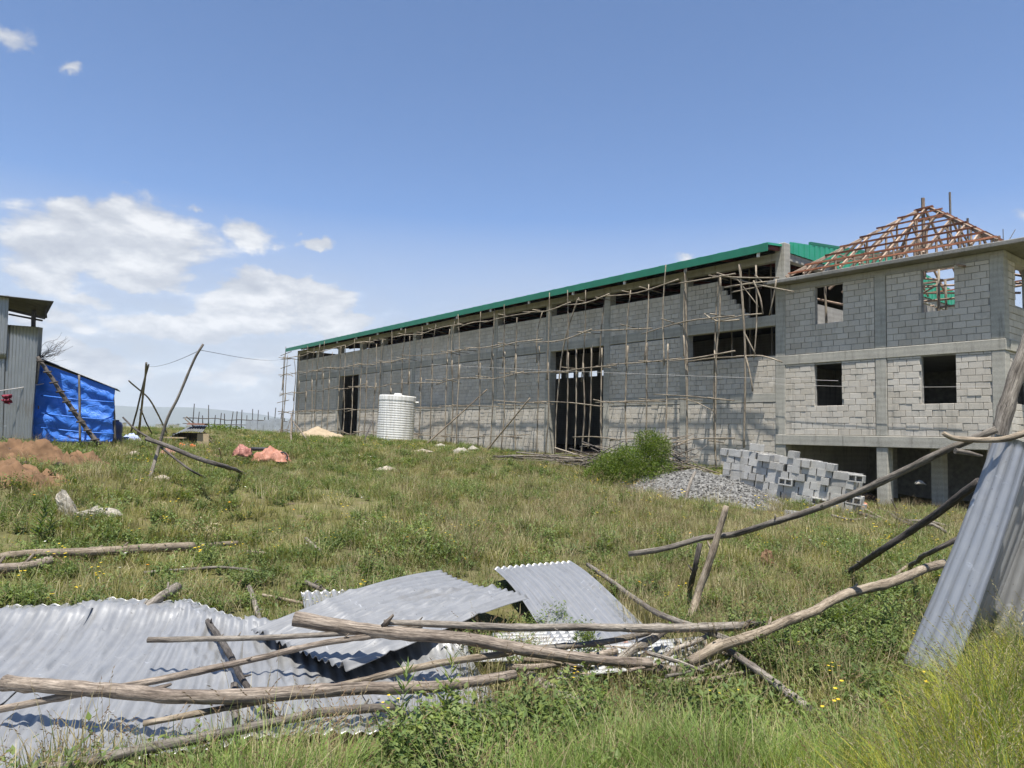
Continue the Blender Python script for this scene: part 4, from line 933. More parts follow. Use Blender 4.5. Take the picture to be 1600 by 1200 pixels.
# dead shrub sticking up at the shed corner
sh_ = empty('dry_shrub', at(66, 566, 21.5), 'dry leafless shrub sprouting above the blue shelter roof', 'shrub')
for _ in range(30):
    p = at(60, 560, 21.5); q = p.copy(); pts = [p]
    for s_ in range(4): q = q+np.array([.16+rng.normal()*.10, rng.normal()*.06, .11+rng.normal()*.09]); pts.append(q.copy())
    pole_mb(pts, .006, .003, 4, .2, 1).build('twig', M_TWIG, sh_)
rag = empty('rag', at(10, 625, 19.55), 'dark red rag hanging on the clothes line before the shed', 'rag')
tarp('cloth', at(3, 617, 19.55), at(19, 616, 19.5), at(17, 632, 19.5), at(5, 630, 19.55), M_RED, rag, .05, 14, 12)
# barrel, bucket, bits
bb = at(173, 690, 21.9); bb[2] = gz(bb[0], bb[1])
bar = empty('barrel', bb, 'dark blue plastic barrel at the right end of the tarp shelter', 'barrel')
lathe([(.26, 0), (.29, .06), (.30, .25), (.29, .27), (.29, .36), (.30, .38), (.30, .60), (.27, .68), (.2, .72)], bb, 24).build('barrel_body', M_BARREL, bar, smooth=True)
lathe([(.2, .71), (.2, .76), (.15, .77)], bb, 20).build('lid', M_BARREL, bar)
bk = G(193, 692, .02); bko = empty('bucket', bk, 'small bright blue bucket in the grass right of the barrel', 'bucket')
lathe([(.11, 0), (.15, .2), (.155, .2), (.14, .19), (.10, .03)], bk, 20).build('bucket_body', M_BUCKET, bko, smooth=True)
lathe([(.16, .185), (.165, .205), (.15, .205)], bk, 20).build('rim', M_BUCKET, bko)
pole('plank', 'thin dark plank lying between the barrel and the blue rags', 'plank', [G(185, 680, .15), G(213, 686, .1)], .04, .04, M_WOODD)
def crumple(name, label, c, dims, mt, cat, n=26, seed=0, parent=None):
    V = []; ph = rng.random(10)*6
    for j in range(n):
        for i in range(n):
            u, v = i/(n-1)*2-1, j/(n-1)*2-1; r = max(abs(u), abs(v))*.5+math.hypot(u, v)*.5
            z = max(0, 1-r**2)**.6*(.9+.16*math.sin(u*5+ph[0])*math.sin(v*4+ph[1]))+.12*math.sin(u*11+v*5+ph[2])*math.sin(v*9+ph[3])*(r < .98)+.012*rng.normal()*(r < .95)
            V.append((c[0]+u*dims[0]*(1+.18*math.sin(v*5+ph[4])), c[1]+v*dims[1]*(1+.18*math.sin(u*4+ph[5])), c[2]+z*dims[2]-.02))
    m = MB(); m.grid(V, n, n); o = m.build(name, mt, parent, smooth=True); s_ = o.modifiers.new('thickness', 'SOLIDIFY'); s_.thickness = .008
    if label: tag(o, label, cat)
    return o
def at_ground(x, y, Y): p = at(x, y, Y); p[2] = gz(p[0], p[1]); return p
crumple('plastic_rag', 'crumpled pale blue and white rag heap under the far poles', at_ground(206, 678, 26), (.42, .3, .42), M_BLUEW, 'rag')
crumple('plastic_rag', 'flat crumpled blue plastic sheet right of the pale rag heap', at_ground(222, 680, 26), (.42, .3, .2), M_BLUE, 'rag')
crumple('plastic_rag', 'small crumpled pale blue plastic farthest right in the rag row', at_ground(237, 678, 26.5), (.32, .25, .26), M_BLUEW, 'rag')
crumple('plastic_rag', 'whitish crumpled sheet in the grass before the warehouse wall', at_ground(720, 700, 33), (.38, .3, .3), M_PAPERW, 'rag')
# low animal shelter
dg = at_ground(293, 694, 25.5); dx = np.array([1, .12, 0]); dy = np.array([-.12, 1, 0]); Zu = np.array([0, 0, 1.])
dh = empty('animal_shelter', dg, 'low patched animal shelter under a small bent corrugated sheet', 'shelter')
m = MB(); m.box(dg+dx*.0+dy*.5+Zu*.24, dx*.50, dy*.02, Zu*.24); m.box(dg-dx*.50+dy*.25+Zu*.22, dx*.02, dy*.3, Zu*.24); m.build('wall', M_WOODD, dh)
m = MB(); m.box(dg+dx*.52+Zu*.22, dx*.20, dy*.02, Zu*.24); m.build('board', M_PLY, dh)
corr(MB(), dg+dx*-.68+dy*-.12+Zu*.46, dg+dx*.52+dy*-.12+Zu*.50, dg+dx*.45+dy*.7+Zu*.78, dg+dx*-.62+dy*.7+Zu*.60, .09, .015, 8, lambda u, v: np.array([0, 0, -.25*(1-u)**4+.06*math.sin(3*u)])).build('roof_sheet', M_TINW, dh, smooth=True)
m = MB(); m.box(dg+dx*.2+dy*.35+Zu*.80, dx*.3, dy*.2, Zu*.03+dx*.02); m.build('roof_board', M_REDSTONE, dh)
m = MB(); m.box(dg-dx*.35-dy*.5+Zu*.30, dx*.42, dy*.15, Zu*.02)
for k in range(5): m.box(dg+dx*(-.75+k*.2)-dy*.6+Zu*.15, dx*.012, dy*.012, Zu*.15)
tag(m.build('crate', M_PLY), 'small slatted crate before the animal shelter', 'crate')
lean('pale bare frame pole resting on the animal shelter, upper one', (341, 695), (292, 651), 26.2, .035, M_WOODP)
lean('pale bare frame pole resting on the animal shelter, lower one', (338, 697), (289, 654), 25.6, .035, M_WOODP)
lean('short pale pole on the grass right of the animal shelter', (346, 716), (342, 700), 19.5, .03, M_WOODP)
for i, (x, y, mt, lb) in enumerate(((284, 696, M_OBRIGHT, 'bright orange plastic scrap before the animal shelter'), (300, 692, M_OBRIGHT, 'smaller orange plastic scrap right of the white scrap'), (293, 693, M_PAPERW, 'white plastic scrap between the two orange scraps'))):
    crumple('plastic_scrap', lb, at_ground(x, y, 23.5), (.13, .1, .16), mt, 'scrap', 12)
# hand cart under salmon tarpaulins
Yc = G(415, 722)[1]
cg = G(412, 721); cart = empty('handcart', cg, 'small wheeled handcart half hidden under salmon tarpaulin in the meadow', 'handcart')
wc = at(441, 716, Yc); m = MB(); ring = [wc+np.array([.17*math.cos(a)*.8, .05*math.cos(a), .17*math.sin(a)]) for a in np.linspace(0, 2*math.pi, 22)]; m.tube(ring, .022, 6, caps=False)
w_ = m.build('wheel', M_DARKST, cart, smooth=True)
m = MB()
for a in np.linspace(0, math.pi, 4)[:-1]: d = np.array([.16*math.cos(a)*.8, .05*math.cos(a), .16*math.sin(a)]); m.tube([wc-d, wc+d], .008, 4)
m.build('spoke', M_WHITED, w_)
for (a, b, r) in (((385, 706), (420, 720), .025), ((376, 712), (436, 719), .025), ((392, 702), (418, 702), .06), ((384, 716), (402, 722), .02)): pole_mb([at(*a, Yc), at(*b, Yc)], r, r, 6).build('frame_bar', M_DARKST, cart, smooth=True)
crumple('tarpaulin', 'salmon orange tarpaulin draped over the wheel end of the handcart', at(423, 719, Yc-.05), (.46, .3, .38), M_ORANGE, 'tarpaulin', 30)
crumple('tarpaulin', 'pinkish tarpaulin bundle standing at the handle end of the handcart', at(379, 711, Yc), (.25, .2, .32), M_PINK, 'tarpaulin', 24)
# far pole fence with pale sheets, and the low houses on the horizon
ff = empty('pole_fence', at_ground(410, 676, 78), 'far rough pole fence with pale blue sheeting along the field edge', 'fence')
for k, x in enumerate(np.linspace(300, 470, 21)):
    Yf = 78+.03*(x-300); p = at_ground(x, 676, Yf); h = 1.7+rng.random()*1.3; pole_mb([p, p+np.array([rng.normal()*.15, 0, h])], .06, .045, 5, .6).build('post', M_WOODD, ff)
for zz in (.75, 1.35): pole_mb([at_ground(x, 676, 78+.03*(x-300))+np.array([0, -.1, zz+rng.normal()*.05]) for x in np.linspace(285, 475, 12)], .05, .05, 5, 1).build('rail', M_WOODD, ff)
for k, x in enumerate(np.arange(383, 470, 9.4)):
    a = at_ground(x, 676, 78.4); b = at_ground(x+9, 676, 78.5); h = 1.2+rng.random()*.35; corr(MB(), a+np.array([0, 0, h]), b+np.array([0, 0, h]), b, a, .15, .02, 3, None, 4).build('sheet', M_PALESHEET, ff)
for i, (x, w, h, Y) in enumerate(((183, 14, 3.0, 420), (268, 12, 3.2, 430), (246, 6, 3.5, 500), (330, 10, 3, 520), (295, 8, 3, 480))):
    p = at_ground(x, 667, Y); m = MB(); ww = w/FPX*Y/2; m.abox(p[0]-ww, p[0]+ww, p[1], p[1]+5, p[2]-1, p[2]+h*.75); hb = m.build('wall', M_WHITED, None)
    m = MB(); m.add([(p[0]-ww-.5, p[1]-.5, p[2]+h*.75), (p[0]+ww+.5, p[1]-.5, p[2]+h*.75), (p[0]+ww+.5, p[1]+5.5, p[2]+h*.75), (p[0]-ww-.5, p[1]+5.5, p[2]+h*.75), (p[0]-ww-.5, p[1]+2.5, p[2]+h), (p[0]+ww+.5, p[1]+2.5, p[2]+h)], [(0, 1, 5, 4), (2, 3, 4, 5), (0, 4, 3), (1, 2, 5), (3, 2, 1, 0)])
    e = empty('far_house', p, ['tiny whitish house on the horizon just right of the shelter', 'tiny whitish house on the horizon behind the tall crooked pole', 'small far house on the horizon left of the crooked pole', 'small far house on the horizon above the animal shelter', 'small far house on the horizon left of the animal shelter poles'][i], 'house')
    r_ = m.build('roof', M_TINW, e); hb.parent = e; hb.location = Vector(np.array(hb.location)-p)
# ------------------------------------------------------------------ corrugated sheets lying in the foreground
T = [(-5.2, 6.05), (-4.15, 6.22), (-3.42, 6.32), (-2.74, 6.45), (-2.05, 6.05), (-1.3, 5.85), (-.38, 5.68)]
B = [(-3.95, 2.9), (-3.2, 3.05), (-2.62, 3.25), (-2.0, 3.5), (-1.36, 3.76), (-.68, 4.06), (.02, 4.37)]
LBS = ['grey corrugated sheet lying leftmost in the foreground, cut by the frame', 'grey corrugated sheet lying second from the left with a bright crease', 'grey corrugated sheet lying in the middle under the thickest long pole', 'grey corrugated sheet lying below the dark crossing pole', 'grey corrugated sheet lying beneath the raised bent sheet', 'grey corrugated sheet lying at the right with weeds over its front edge']
def und(x, y): return .022*math.sin(x*1.7+y*1.1)+.012*math.sin(x*3.3-y*2.3+1)
CRZ = [[(rng.normal()*.8, 1.0, .2+.7*rng.random(), .012+.016*rng.random(), .012+.02*rng.random()) for _ in range(4)] for _ in range(6)]
def creases(i, u, v): return sum(h*math.exp(-abs(a*(u-.5)+b*v-c)/w) for (a, b, c, h, w) in CRZ[i])
for i in range(6):
    def P3(q, z): return np.array([q[0], q[1], gz(q[0], q[1])*.5+z])
    z0 = .085; a, b, c, d = T[i], T[i+1], B[i+1], B[i]
    ov = .13; a = (a[0]-ov, a[1]); 
    def bend(u, v, A=np.array(a), Bq=np.array(b), C=np.array(c), D=np.array(d), i=i):
        q = (A*(1-u)+Bq*u)*(1-v)+(D*(1-u)+C*u)*v
        ph = .17
        return np.array([0, 0, und(*q)+.13*math.exp(-abs(v-ph-.03*u)/.06)+creases(i, u, v)+(.05*math.exp(-abs(v-.80+.05*u)/.05) if i < 2 else 0)+.03*math.exp(-abs(v-.5-.3*(u-.5)*(1 if i % 2 else -1))/.03)*(i in (1, 3, 4))-.05*v])
    o = corr(MB(), P3(a, z0+.028), P3(b, z0), P3(c, z0), P3(d, z0+.028), .10, .009, 60, bend).build('corrugated_sheet', M_TIN, smooth=True)
    tag(o, LBS[i], 'corrugated sheet', 'corrugated sheets lying in the foreground')
# raised bent sheet
A = G(392, 985, .20); Bq = G(541, 1047, .17); C = G(826, 936, .26); D = G(688, 892, .30)
tag(corr(MB(), A, Bq, C, D, .088, .013, 54, lambda u, v: np.array([0, 0, .05*math.sin(math.pi*v)*(1-.4*u)+.03*math.sin(5*u+3*v)*v-.05*max(0, v-.8)*u+creases(2, u, v)+creases(4, v, u)])).build('corrugated_sheet', M_TIN, smooth=True), 'bent bright corrugated sheet raised over the others and casting shade', 'corrugated sheet', 'corrugated sheets lying in the foreground')
A = G(770, 888, .16); Bq = G(893, 884, .12); C = G(1075, 1018, .10); D = G(880, 1030, .10)
tag(corr(MB(), A, Bq, C, D, .085, .014, 26, lambda u, v: np.array([0, 0, .06*math.sin(4*v+u)])).build('corrugated_sheet', M_TINR, smooth=True), 'corrugated sheet with rust patches lying behind the right poles', 'corrugated sheet', 'corrugated sheets lying in the foreground')
A = G(470, 925, .12); Bq = G(610, 920, .10); C = G(640, 960, .05); D = G(480, 970, .05)
tag(corr(MB(), A, Bq, C, D, .085, .012, 10).build('corrugated_sheet', M_TIN, smooth=True), 'small part of a corrugated sheet showing behind the raised one', 'corrugated sheet', 'corrugated sheets lying in the foreground')
A = G(905, 1012, .08); Bq = G(1100, 995, .08); C = G(1115, 1035, .06); D = G(860, 1062, .06)
tag(corr(MB(), A, D, C, Bq, .085, .012, 16).build('corrugated_sheet', M_TIN, smooth=True), 'pale corrugated sheet strip under the tangled poles at the right', 'corrugated sheet', 'corrugated sheets lying in the foreground')
A = G(770, 990, .09); Bq = G(900, 985, .09); C = G(960, 1030, .07); D = G(740, 1035, .07)
tag(corr(MB(), A, D, C, Bq, .085, .012, 16).build('corrugated_sheet', M_TIN, smooth=True), 'corrugated sheet strip glimpsed under the thick middle pole', 'corrugated sheet', 'corrugated sheets lying in the foreground')
# ------------------------------------------------------------------ poles on and round the sheets: label, pixel track with heights, radii in pixels
def fpole(label, tr, d0, d1, mt, wig=.32, n=10, name='wooden_pole'):
    P = [G(x, y, h) for x, y, h in tr]; r0 = d0/2/FPX*P[0][1]; r1 = d1/2/FPX*P[-1][1]
    return pole(name, label, 'pole', P, r0, r1, mt, None, n, .06, wig)
fpole('thickest long weathered pole lying across the sheets at the left', [(8, 1076, .27), (160, 1078, .27), (300, 1084, .27), (380, 1086, .27), (500, 1080, .26), (600, 1076, .25), (700, 1068, .23), (802, 1054, .2)], 27, 19, M_WOOD)
fpole('thick pole slanting down right from the raised sheet', [(460, 969, .42), (560, 980, .4), (700, 996, .36), (840, 1020, .28), (950, 1032, .22), (1015, 1036, .18)], 27, 18, M_WOOD)
fpole('slim straight dark pole above the long pole, blunt at its left end', [(231, 1000, .30), (400, 997, .33), (540, 990, .36), (660, 978, .38)], 10, 9, M_WOODG, .1)
fpole('slim pole rising gently right across the left sheets', [(-25, 1113, .18), (80, 1092, .22), (250, 1061, .27), (400, 1030, .31), (510, 1004, .34), (640, 987, .36)], 14, 10, M_WOOD, .15)
fpole('thin broken pole below the thickest long pole', [(224, 1131, .16), (330, 1111, .19), (460, 1085, .22), (560, 1064, .25), (660, 1042, .26), (800, 1021, .24)], 11, 13, M_WOODP, .18)
fpole('long pole lying level behind the thick slanting pole', [(600, 972, .44), (700, 976, .42), (850, 980, .37), (1000, 981, .30), (1100, 979, .26), (1155, 979, .24)], 11, 17, M_WOODG, .18)
fpole('dark stub at the right end of the level pole', [(1150, 978, .22), (1192, 974, .2)], 15, 10, M_WOODD)
fpole('pole crossing the bottom left corner among the weeds', [(60, 1203, .10), (150, 1187, .12), (250, 1166, .16), (340, 1148, .16), (420, 1131, .17), (520, 1115, .16), (615, 1104, .14)], 20, 15, M_WOODG)
fpole('dark thin pole lying steeply across the others at the left', [(324, 968, .17), (352, 1012, .17), (378, 1062, .17), (408, 1100, .15), (432, 1128, .13)], 11, 12, M_WOODD, .15)
fpole('short upright stub under the thickest long pole', [(366, 1070, .14), (368, 1110, .12), (371, 1150, .10)], 13, 14, M_WOODD, .1)
fpole('curved branch lying over the right sheets', [(690, 988, .3), (780, 1012, .24), (880, 1011, .22), (960, 1000, .22), (1022, 987, .2)], 11, 11, M_WOODG)
fpole('rough branch below the curved one', [(790, 1040, .15), (850, 1040, .16), (910, 1030, .17), (965, 1018, .17)], 12, 12, M_WOOD)
fpole('thick forked log slanting between the right sheets', [(962, 1034, .14), (985, 1018, .16), (1015, 1003, .18), (1040, 984, .2)], 17, 15, M_WOODG)
fpole('crooked dark branch across the pale right sheet', [(1026, 1034, .14), (1050, 1016, .16), (1085, 1003, .17), (1112, 990, .18)], 10, 9, M_WOODG, .5)
fpole('short thick log with a sawn end under the tangle', [(958, 1030, .10), (1005, 1043, .10), (1058, 1052, .09)], 17, 20, M_WOOD)
fpole('rotten split log lying right of the sawn log', [(1055, 1047, .07), (1110, 1043, .07), (1172, 1036, .06)], 20, 15, M_WOODP, .5)
fpole('flat splintered board below the rotten log', [(1000, 1068, .04), (1080, 1062, .05), (1190, 1056, .04)], 11, 8, M_WOODP, .4)
fpole('long twisted pale pole reaching from the tangle to the fence', [(1075, 1032, .16), (1125, 1007, .22), (1180, 990, .28), (1240, 968, .33), (1300, 940, .40), (1350, 921, .46), (1400, 906, .52), (1475, 878, .60)], 19, 16, M_WOODP, .3)
fpole('grey pole pointing down right into the grass', [(1135, 1013, .16), (1170, 1038, .14), (1210, 1067, .13), (1264, 1108, .11)], 13, 17, M_WOODG, .15)
fpole('thin grey pole running from the meadow down to the tangle', [(918, 882, .10), (960, 912, .12), (1005, 945, .14), (1052, 968, .18), (1100, 985, .2), (1150, 1003, .2)], 8, 12, M_WOODG, .2)
fpole('splintered short piece in the middle of the tangle', [(1085, 1030, .15), (1105, 1012, .17), (1125, 1002, .18)], 9, 16, M_WOODP, .5)
fpole('half buried log with an orange broken end in the weeds', [(820, 1055, .08), (860, 1080, .08), (900, 1104, .07), (918, 1112, .06)], 25, 20, M_WOODG, .2)
fpole('orange splintered stub at the end of the half buried log', [(908, 1108, .08), (922, 1118, .07), (930, 1122, .05)], 12, 5, M_REDSTONE, .4)
for (a, b, d_) in (((880, 1048), (962, 1022), 8), ((905, 1022), (985, 1048), 7), ((985, 1045), (1062, 1010), 6), ((1010, 1020), (1098, 1050), 8), ((1040, 1058), (1125, 1030), 6), ((1085, 1000), (1165, 1030), 6), ((930, 1010), (1010, 1018), 6), ((1110, 1060), (1200, 1040), 7), ((860, 1035), (930, 1052), 7), ((1055, 1000), (1100, 1040), 7), ((1120, 1045), (1150, 1012), 5), ((820, 1032), (905, 1044), 9)):
    h = .08+.14*rng.random(); pole('broken_stick', 'short broken weathered stick in the tangle of poles at the right end of the sheets', 'stick', [G(*a, h), (G(*a, h)+G(*b, h))/2+rng.normal(size=3)*.03, G(*b, h*.7)], d_/2/FPX*5.3, d_/2.6/FPX*5.3, [M_WOODP, M_WOODG, M_WOOD][int(rng.integers(3))], 'broken sticks in the tangle', 9, .05, .5)
# logs in the meadow on the left
fpole('long pale log lying in the grass at the left', [(-40, 876, .10), (60, 866, .12), (150, 862, .13), (230, 858, .13), (302, 854, .11)], 15, 17, M_WOODP, .25)
fpole('short pale log end right of the long pale log', [(315, 852, .10), (372, 847, .08)], 10, 8, M_WOODP)
fpole('thick dark log in front of the long pale log', [(-30, 892, .10), (40, 884, .11), (84, 879, .10)], 20, 17, M_WOOD)
fpole('thin grey branch low in the grass behind the fallen post', [(225, 893, .05), (300, 890, .07), (345, 887, .08), (410, 893, .06)], 6, 6, M_WOODG, .5)
fpole('short thick grey log pointing up right out of the grass', [(196, 968, .06), (235, 944, .10), (276, 917, .12)], 16, 17, M_WOODG, .15)
fpole('thin dark half buried pole left of the raised sheet', [(385, 905, .06), (396, 938, .08), (408, 975, .06)], 9, 10, M_WOODG, .25)
fpole('thin light stick lying left of the raised sheet', [(410, 930, .07), (476, 943, .06)], 6, 6, M_WOODP, .15)
fpole('short dark stick behind the raised sheet', [(478, 842, .06), (500, 862, .05)], 6, 6, M_WOODG, .3)
fpole('short grey branch left of the light stick', [(478, 910, .08), (512, 925, .06)], 9, 8, M_WOODG, .3)
fpole('small grey log in the meadow left of the branch', [(385, 862, .06), (416, 864, .06)], 7, 6, M_WOODP, .3)
fpole('pale crooked branch lying in the grass near the fence', [(1395, 905, .08), (1415, 889, .10), (1440, 876, .09)], 7, 5, M_WOODP, .6)
# the posts and rails of the broken fence
Ypo = G(1080, 968)[1]
pole('fence_post', 'pale split post leaning right and holding the long grey rail', 'post', [G(1077, 972), at(1090, 932, Ypo), at(1105, 888, Ypo-.02), at(1120, 838, Ypo-.03), at(1136, 790, Ypo-.05)], .047, .034, M_WOODP, None, 9, .06, .2)
pole('fence_post', 'short dark post just left of the pale split post', 'post', [G(1078, 930), at(1084, 893, Ypo+.3), at(1092, 848, Ypo+.25)], .034, .030, M_WOODD, None, 9, .06)
pole('fence_rail', 'long grey rail rising right from the pale post to the fence', 'rail', [at(984, 866, Ypo+.25), at(1040, 857, Ypo+.15), at(1100, 840, Ypo+.1), at(1140, 836, Ypo+.05), at(1200, 818, 6.4), at(1260, 801, 6.2), at(1330, 775, 6.0), at(1390, 748, 5.75), at(1430, 728, 5.6), at(1480, 703, 5.45), at(1555, 672, 5.3)], .032, .034, M_WOODG, None, 9, .08, .2)
pole('fence_rail', 'dark straight rail slanting from the grass up behind the metal sheet', 'rail', [G(1320, 897, .03), at(1370, 865, 7.3), at(1420, 832, 6.9), at(1470, 797, 6.5), at(1530, 752, 6.1)], .042, .04, M_WOODD, None, 9, .08, .12)
pole('fence_rail', 'short dark rail piece low behind the metal sheet', 'rail', [G(1418, 884, .04), at(1450, 866, 7.4), at(1500, 838, 7.0)], .033, .03, M_WOODD, None, 8, .08)
pole('fence_post', 'thick grey leaning post crossing the office block corner', 'post', [at(1516, 960, 5.6), at(1536, 850, 5.6), at(1548, 760, 5.6), at(1560, 690, 5.6), at(1578, 620, 5.6), at(1606, 540, 5.6), at(1640, 460, 5.6)], .078, .07, M_WOODG, None, 10, .08, .08)
pole('fence_rail', 'rough bark rail with a torn end at the top of the metal sheet', 'rail', [at(1473, 676, 5.35), at(1487, 684, 5.35), at(1515, 688, 5.35), at(1550, 686, 5.3), at(1580, 681, 5.25), at(1620, 667, 5.2)], .022, .03, M_WOODP, None, 8, .04, .5)
pole('fence_rail', 'short splintered stick tied to the long grey rail', 'rail', [at(1493, 706, 5.3), at(1515, 709, 5.3), at(1535, 713, 5.3)], .028, .012, M_WOODG, None, 7, .04, .5)
crumple('plastic_scrap', 'torn pale plastic scrap hanging under the long grey rail', at(1437, 752, 5.6), (.035, .02, .03), M_PAPERW, 'scrap', 10)
# the leaning metal sheets of the fence
def fsheet(label, A, Bq, C, D, m=M_TINF, amp=.009, pitch=.105, bend=None, nv=30):
    return tag(corr(MB(), A, Bq, C, D, pitch, amp, nv, bend).build('fence_sheet', m, smooth=True), label, 'fence sheet', 'metal sheets of the broken fence')
fsheet('tall front fence sheet leaning right, its top at the rough rail', at(1556, 678, 5.45), at(1612, 694, 5.05), at(1484, 1072, 4.98), at(1409, 1044, 5.40), bend=lambda u, v: np.array([.008*math.sin(4*v), -.02*math.sin(3*v)+.05*max(0, .10-abs(v-.6)), 0]))
fsheet('narrow folded fence sheet just behind the front one', at(1590, 735, 5.32), at(1650, 700, 5.45), at(1545, 985, 5.5), at(1500, 1000, 5.35), nv=20)
fsheet('greenish fence sheet further right behind the grass', at(1622, 690, 5.6), at(1760, 690, 4.9), at(1660, 1020, 4.9), at(1522, 1000, 5.55), nv=20)
fsheet('last fence sheet at the right frame edge, lighter than the rest', at(1700, 690, 4.8), at(1820, 700, 4.2), at(1690, 1040, 4.2), at(1585, 1000, 4.85), nv=20)
# ------------------------------------------------------------------ plants: prototypes (kept out of the scene collection) and scattered ground cover
PROTO = bpy.data.collections.new('plant_prototypes')
def proto_coll(name): return bpy.data.collections.new(name)
def blade(m, base, ang, L, w, leanv, mat=0, segs=3, tint=0.0, curl=1.0):
    d = np.array([math.cos(ang), math.sin(ang), 0]); side = np.array([-d[1], d[0], 0]); V = []
    for k in range(segs+1):
        t = k/segs; p = base+d*leanv*L*(t**(1.6*curl))+np.array([0, 0, L*(t-.28*leanv*t*t)]); ww = w*(1-t**1.5)*.5+.0004
        V += [p-side*ww, p+side*ww]
    m.add(V, [(2*k, 2*k+1, 2*k+3, 2*k+2) for k in range(segs)], tint, mat)
def leafq(m, base, d, n, L, W, mat=0, tint=0.0):
    d = np.asarray(d, float); d /= np.linalg.norm(d); s = np.cross(d, n); s /= np.linalg.norm(s)+1e-9; u = np.cross(s, d)
    V = [base, base+d*L*.4-s*W/2+u*W*.15, base+d*L*.45, base+d*L*.4+s*W/2+u*W*.15, base+d*L]
    m.add(V, [(0, 2, 1), (0, 3, 2), (1, 2, 4), (2, 3, 4)], tint, mat)
def mk(coll, i, m, mats):
    me = bpy.data.meshes.new('p'); me.from_pydata(m.v, [], m.f); a = me.attributes.new('tint', 'FLOAT', 'FACE'); a.data.foreach_set('value', np.array(m.t, 'f'))
    me.polygons.foreach_set('material_index', np.array(m.m, 'i'))
    for x in mats: me.materials.append(x)
    o = bpy.data.objects.new('%s_%02d' % (coll.name, i), me); coll.objects.link(o)
def tuft(n, L, w, R, lean=(.1, .7), mats=(0,), seeds=0, segs=3):
    m = MB()
    for _ in range(n):
        a = rng.random()*6.28; r = R*math.sqrt(rng.random()); b = np.array([r*math.cos(a), r*math.sin(a), -.02])
        blade(m, b, a+rng.normal()*.9, L*(.45+.65*rng.random()), w*(.6+.8*rng.random()), lean[0]+(lean[1]-lean[0])*rng.random(), mats[int(rng.integers(len(mats)))], segs, rng.random())
    for _ in range(seeds):
        a = rng.random()*6.28; r = R*rng.random(); l = L*(.9+.5*rng.random()); ln = .1+.35*rng.random(); b = np.array([r*math.cos(a), r*math.sin(a), 0]); d = np.array([math.cos(a), math.sin(a), 0])
        blade(m, b, a, l, w*.45, ln, 1, 3, rng.random())
        tip = b+d*ln*l+np.array([0, 0, l*(1-.28*ln)])
        for k in range(4): leafq(m, tip-np.array([d[0]*.012*k, d[1]*.012*k, .014*k]), d*.8+np.array([rng.normal()*.25, rng.normal()*.25, .6]), np.array([d[1], -d[0], .2]), .022, .005, 2, rng.random())
    return m
def weed(nst, H, LL, LW, spread, mat=0):
    m = MB()
    for _ in range(nst):
        a = rng.random()*6.28; b = np.array([rng.normal()*spread*.3, rng.normal()*spread*.3, 0]); tip = b+np.array([math.cos(a)*spread*rng.random(), math.sin(a)*spread*rng.random(), H*(.5+.6*rng.random())])
        blade(m, b, a, np.linalg.norm(tip-b), .006, .2, 1, 2, .2)
        k = int(5+rng.integers(5))
        for j in range(k):
            t = (j+.6)/k; p = b*(1-t)+tip*t; aa = rng.random()*6.28; l = LL*(.6+.7*rng.random())*(1-.35*t)
            leafq(m, p, np.array([math.cos(aa), math.sin(aa), .15+.5*rng.random()]), np.array([-math.cos(aa)*.2, -math.sin(aa)*.2, 1]), l, l*LW, mat if rng.random() < .75 else 2, rng.random())
    return m
def flower(H, R, k, mat, n=3):
    m = MB()
    for _ in range(n):
        a = rng.random()*6.28; b = np.array([rng.normal()*.05, rng.normal()*.05, 0]); L = H*(.7+.5*rng.random()); blade(m, b, a, L, .004, .25, 0, 3, .3)
        tip = b+np.array([math.cos(a)*.25*L, math.sin(a)*.25*L, L*.93])
        for j in range(k):
            an = 2*math.pi*j/k; leafq(m, tip, np.array([math.cos(an), math.sin(an), .25]), np.array([0, 0, 1.]), R, R*.75, mat, rng.random())
    return m
cT = proto_coll('tall_grass'); cS = proto_coll('meadow_grass'); cW = proto_coll('leafy_weed'); cF = proto_coll('meadow_flower'); cG = proto_coll('seeding_grass'); cL = proto_coll('far_grass')
for i in range(5): mk(cT, i, tuft(90, .46, .0052, .14, (.2, 1.15), (0, 0, 0, 0, 0, 3), 0, 4), [M_GRASSG, M_GRASS, M_SEED, M_GRASSD])
for i in range(5): mk(cS, i, tuft(70, .17, .0065, .22, (.1, 1.1), (0, 0, 0, 0, 3), 3 if i % 2 else 0, 3), [M_GRASS, M_GRASSD, M_SEED, M_GRASSD])
for i in range(3): mk(cS, 5+i, weed(16, .15, .055, .5, .22), [M_LEAF, M_LEAF, M_LEAFY])
for i in range(2): mk(cS, 8+i, tuft(42, .24, .005, .20, (.1, .8), (0, 3, 3), 12, 3), [M_GRASSD, M_GRASSD, M_SEED, M_GRASSD])
for i in range(5): mk(cW, i, weed(14+i*3, .26+.03*i, .075, .55, .20), [M_LEAF, M_LEAF, M_LEAFY])
mk(cW, 5, weed(9, .36, .17, .17, .16), [M_LEAFY, M_LEAF, M_LEAF])
mk(cF, 0, flower(.19, .017, 8, 1), [M_LEAF, M_YEL]); mk(cF, 1, flower(.16, .014, 7, 1), [M_LEAF, M_YEL]); mk(cF, 2, flower(.2, .017, 8, 1, 1), [M_LEAF, M_WHI]); mk(cF, 3, flower(.2, .012, 6, 1, 5), [M_LEAF, M_YEL]); mk(cF, 4, flower(.2, .019, 9, 1, 1), [M_LEAF, M_ORA])
for i in range(4): mk(cG, i, tuft(85, .46, .0050, .17, (.25, 1.25), (0, 0, 0, 0, 0, 1, 3), 10, 4), [M_GRASSY, M_GRASSG, M_GRASSD, M_GRASSD])
for i in range(4): mk(cL, i, tuft(46, .26, .022, .42, (.1, 1.0), (0, 0, 3), 5 if i % 2 else 0, 2), [M_GRASS, M_GRASSD, M_SEED, M_GRASSD])
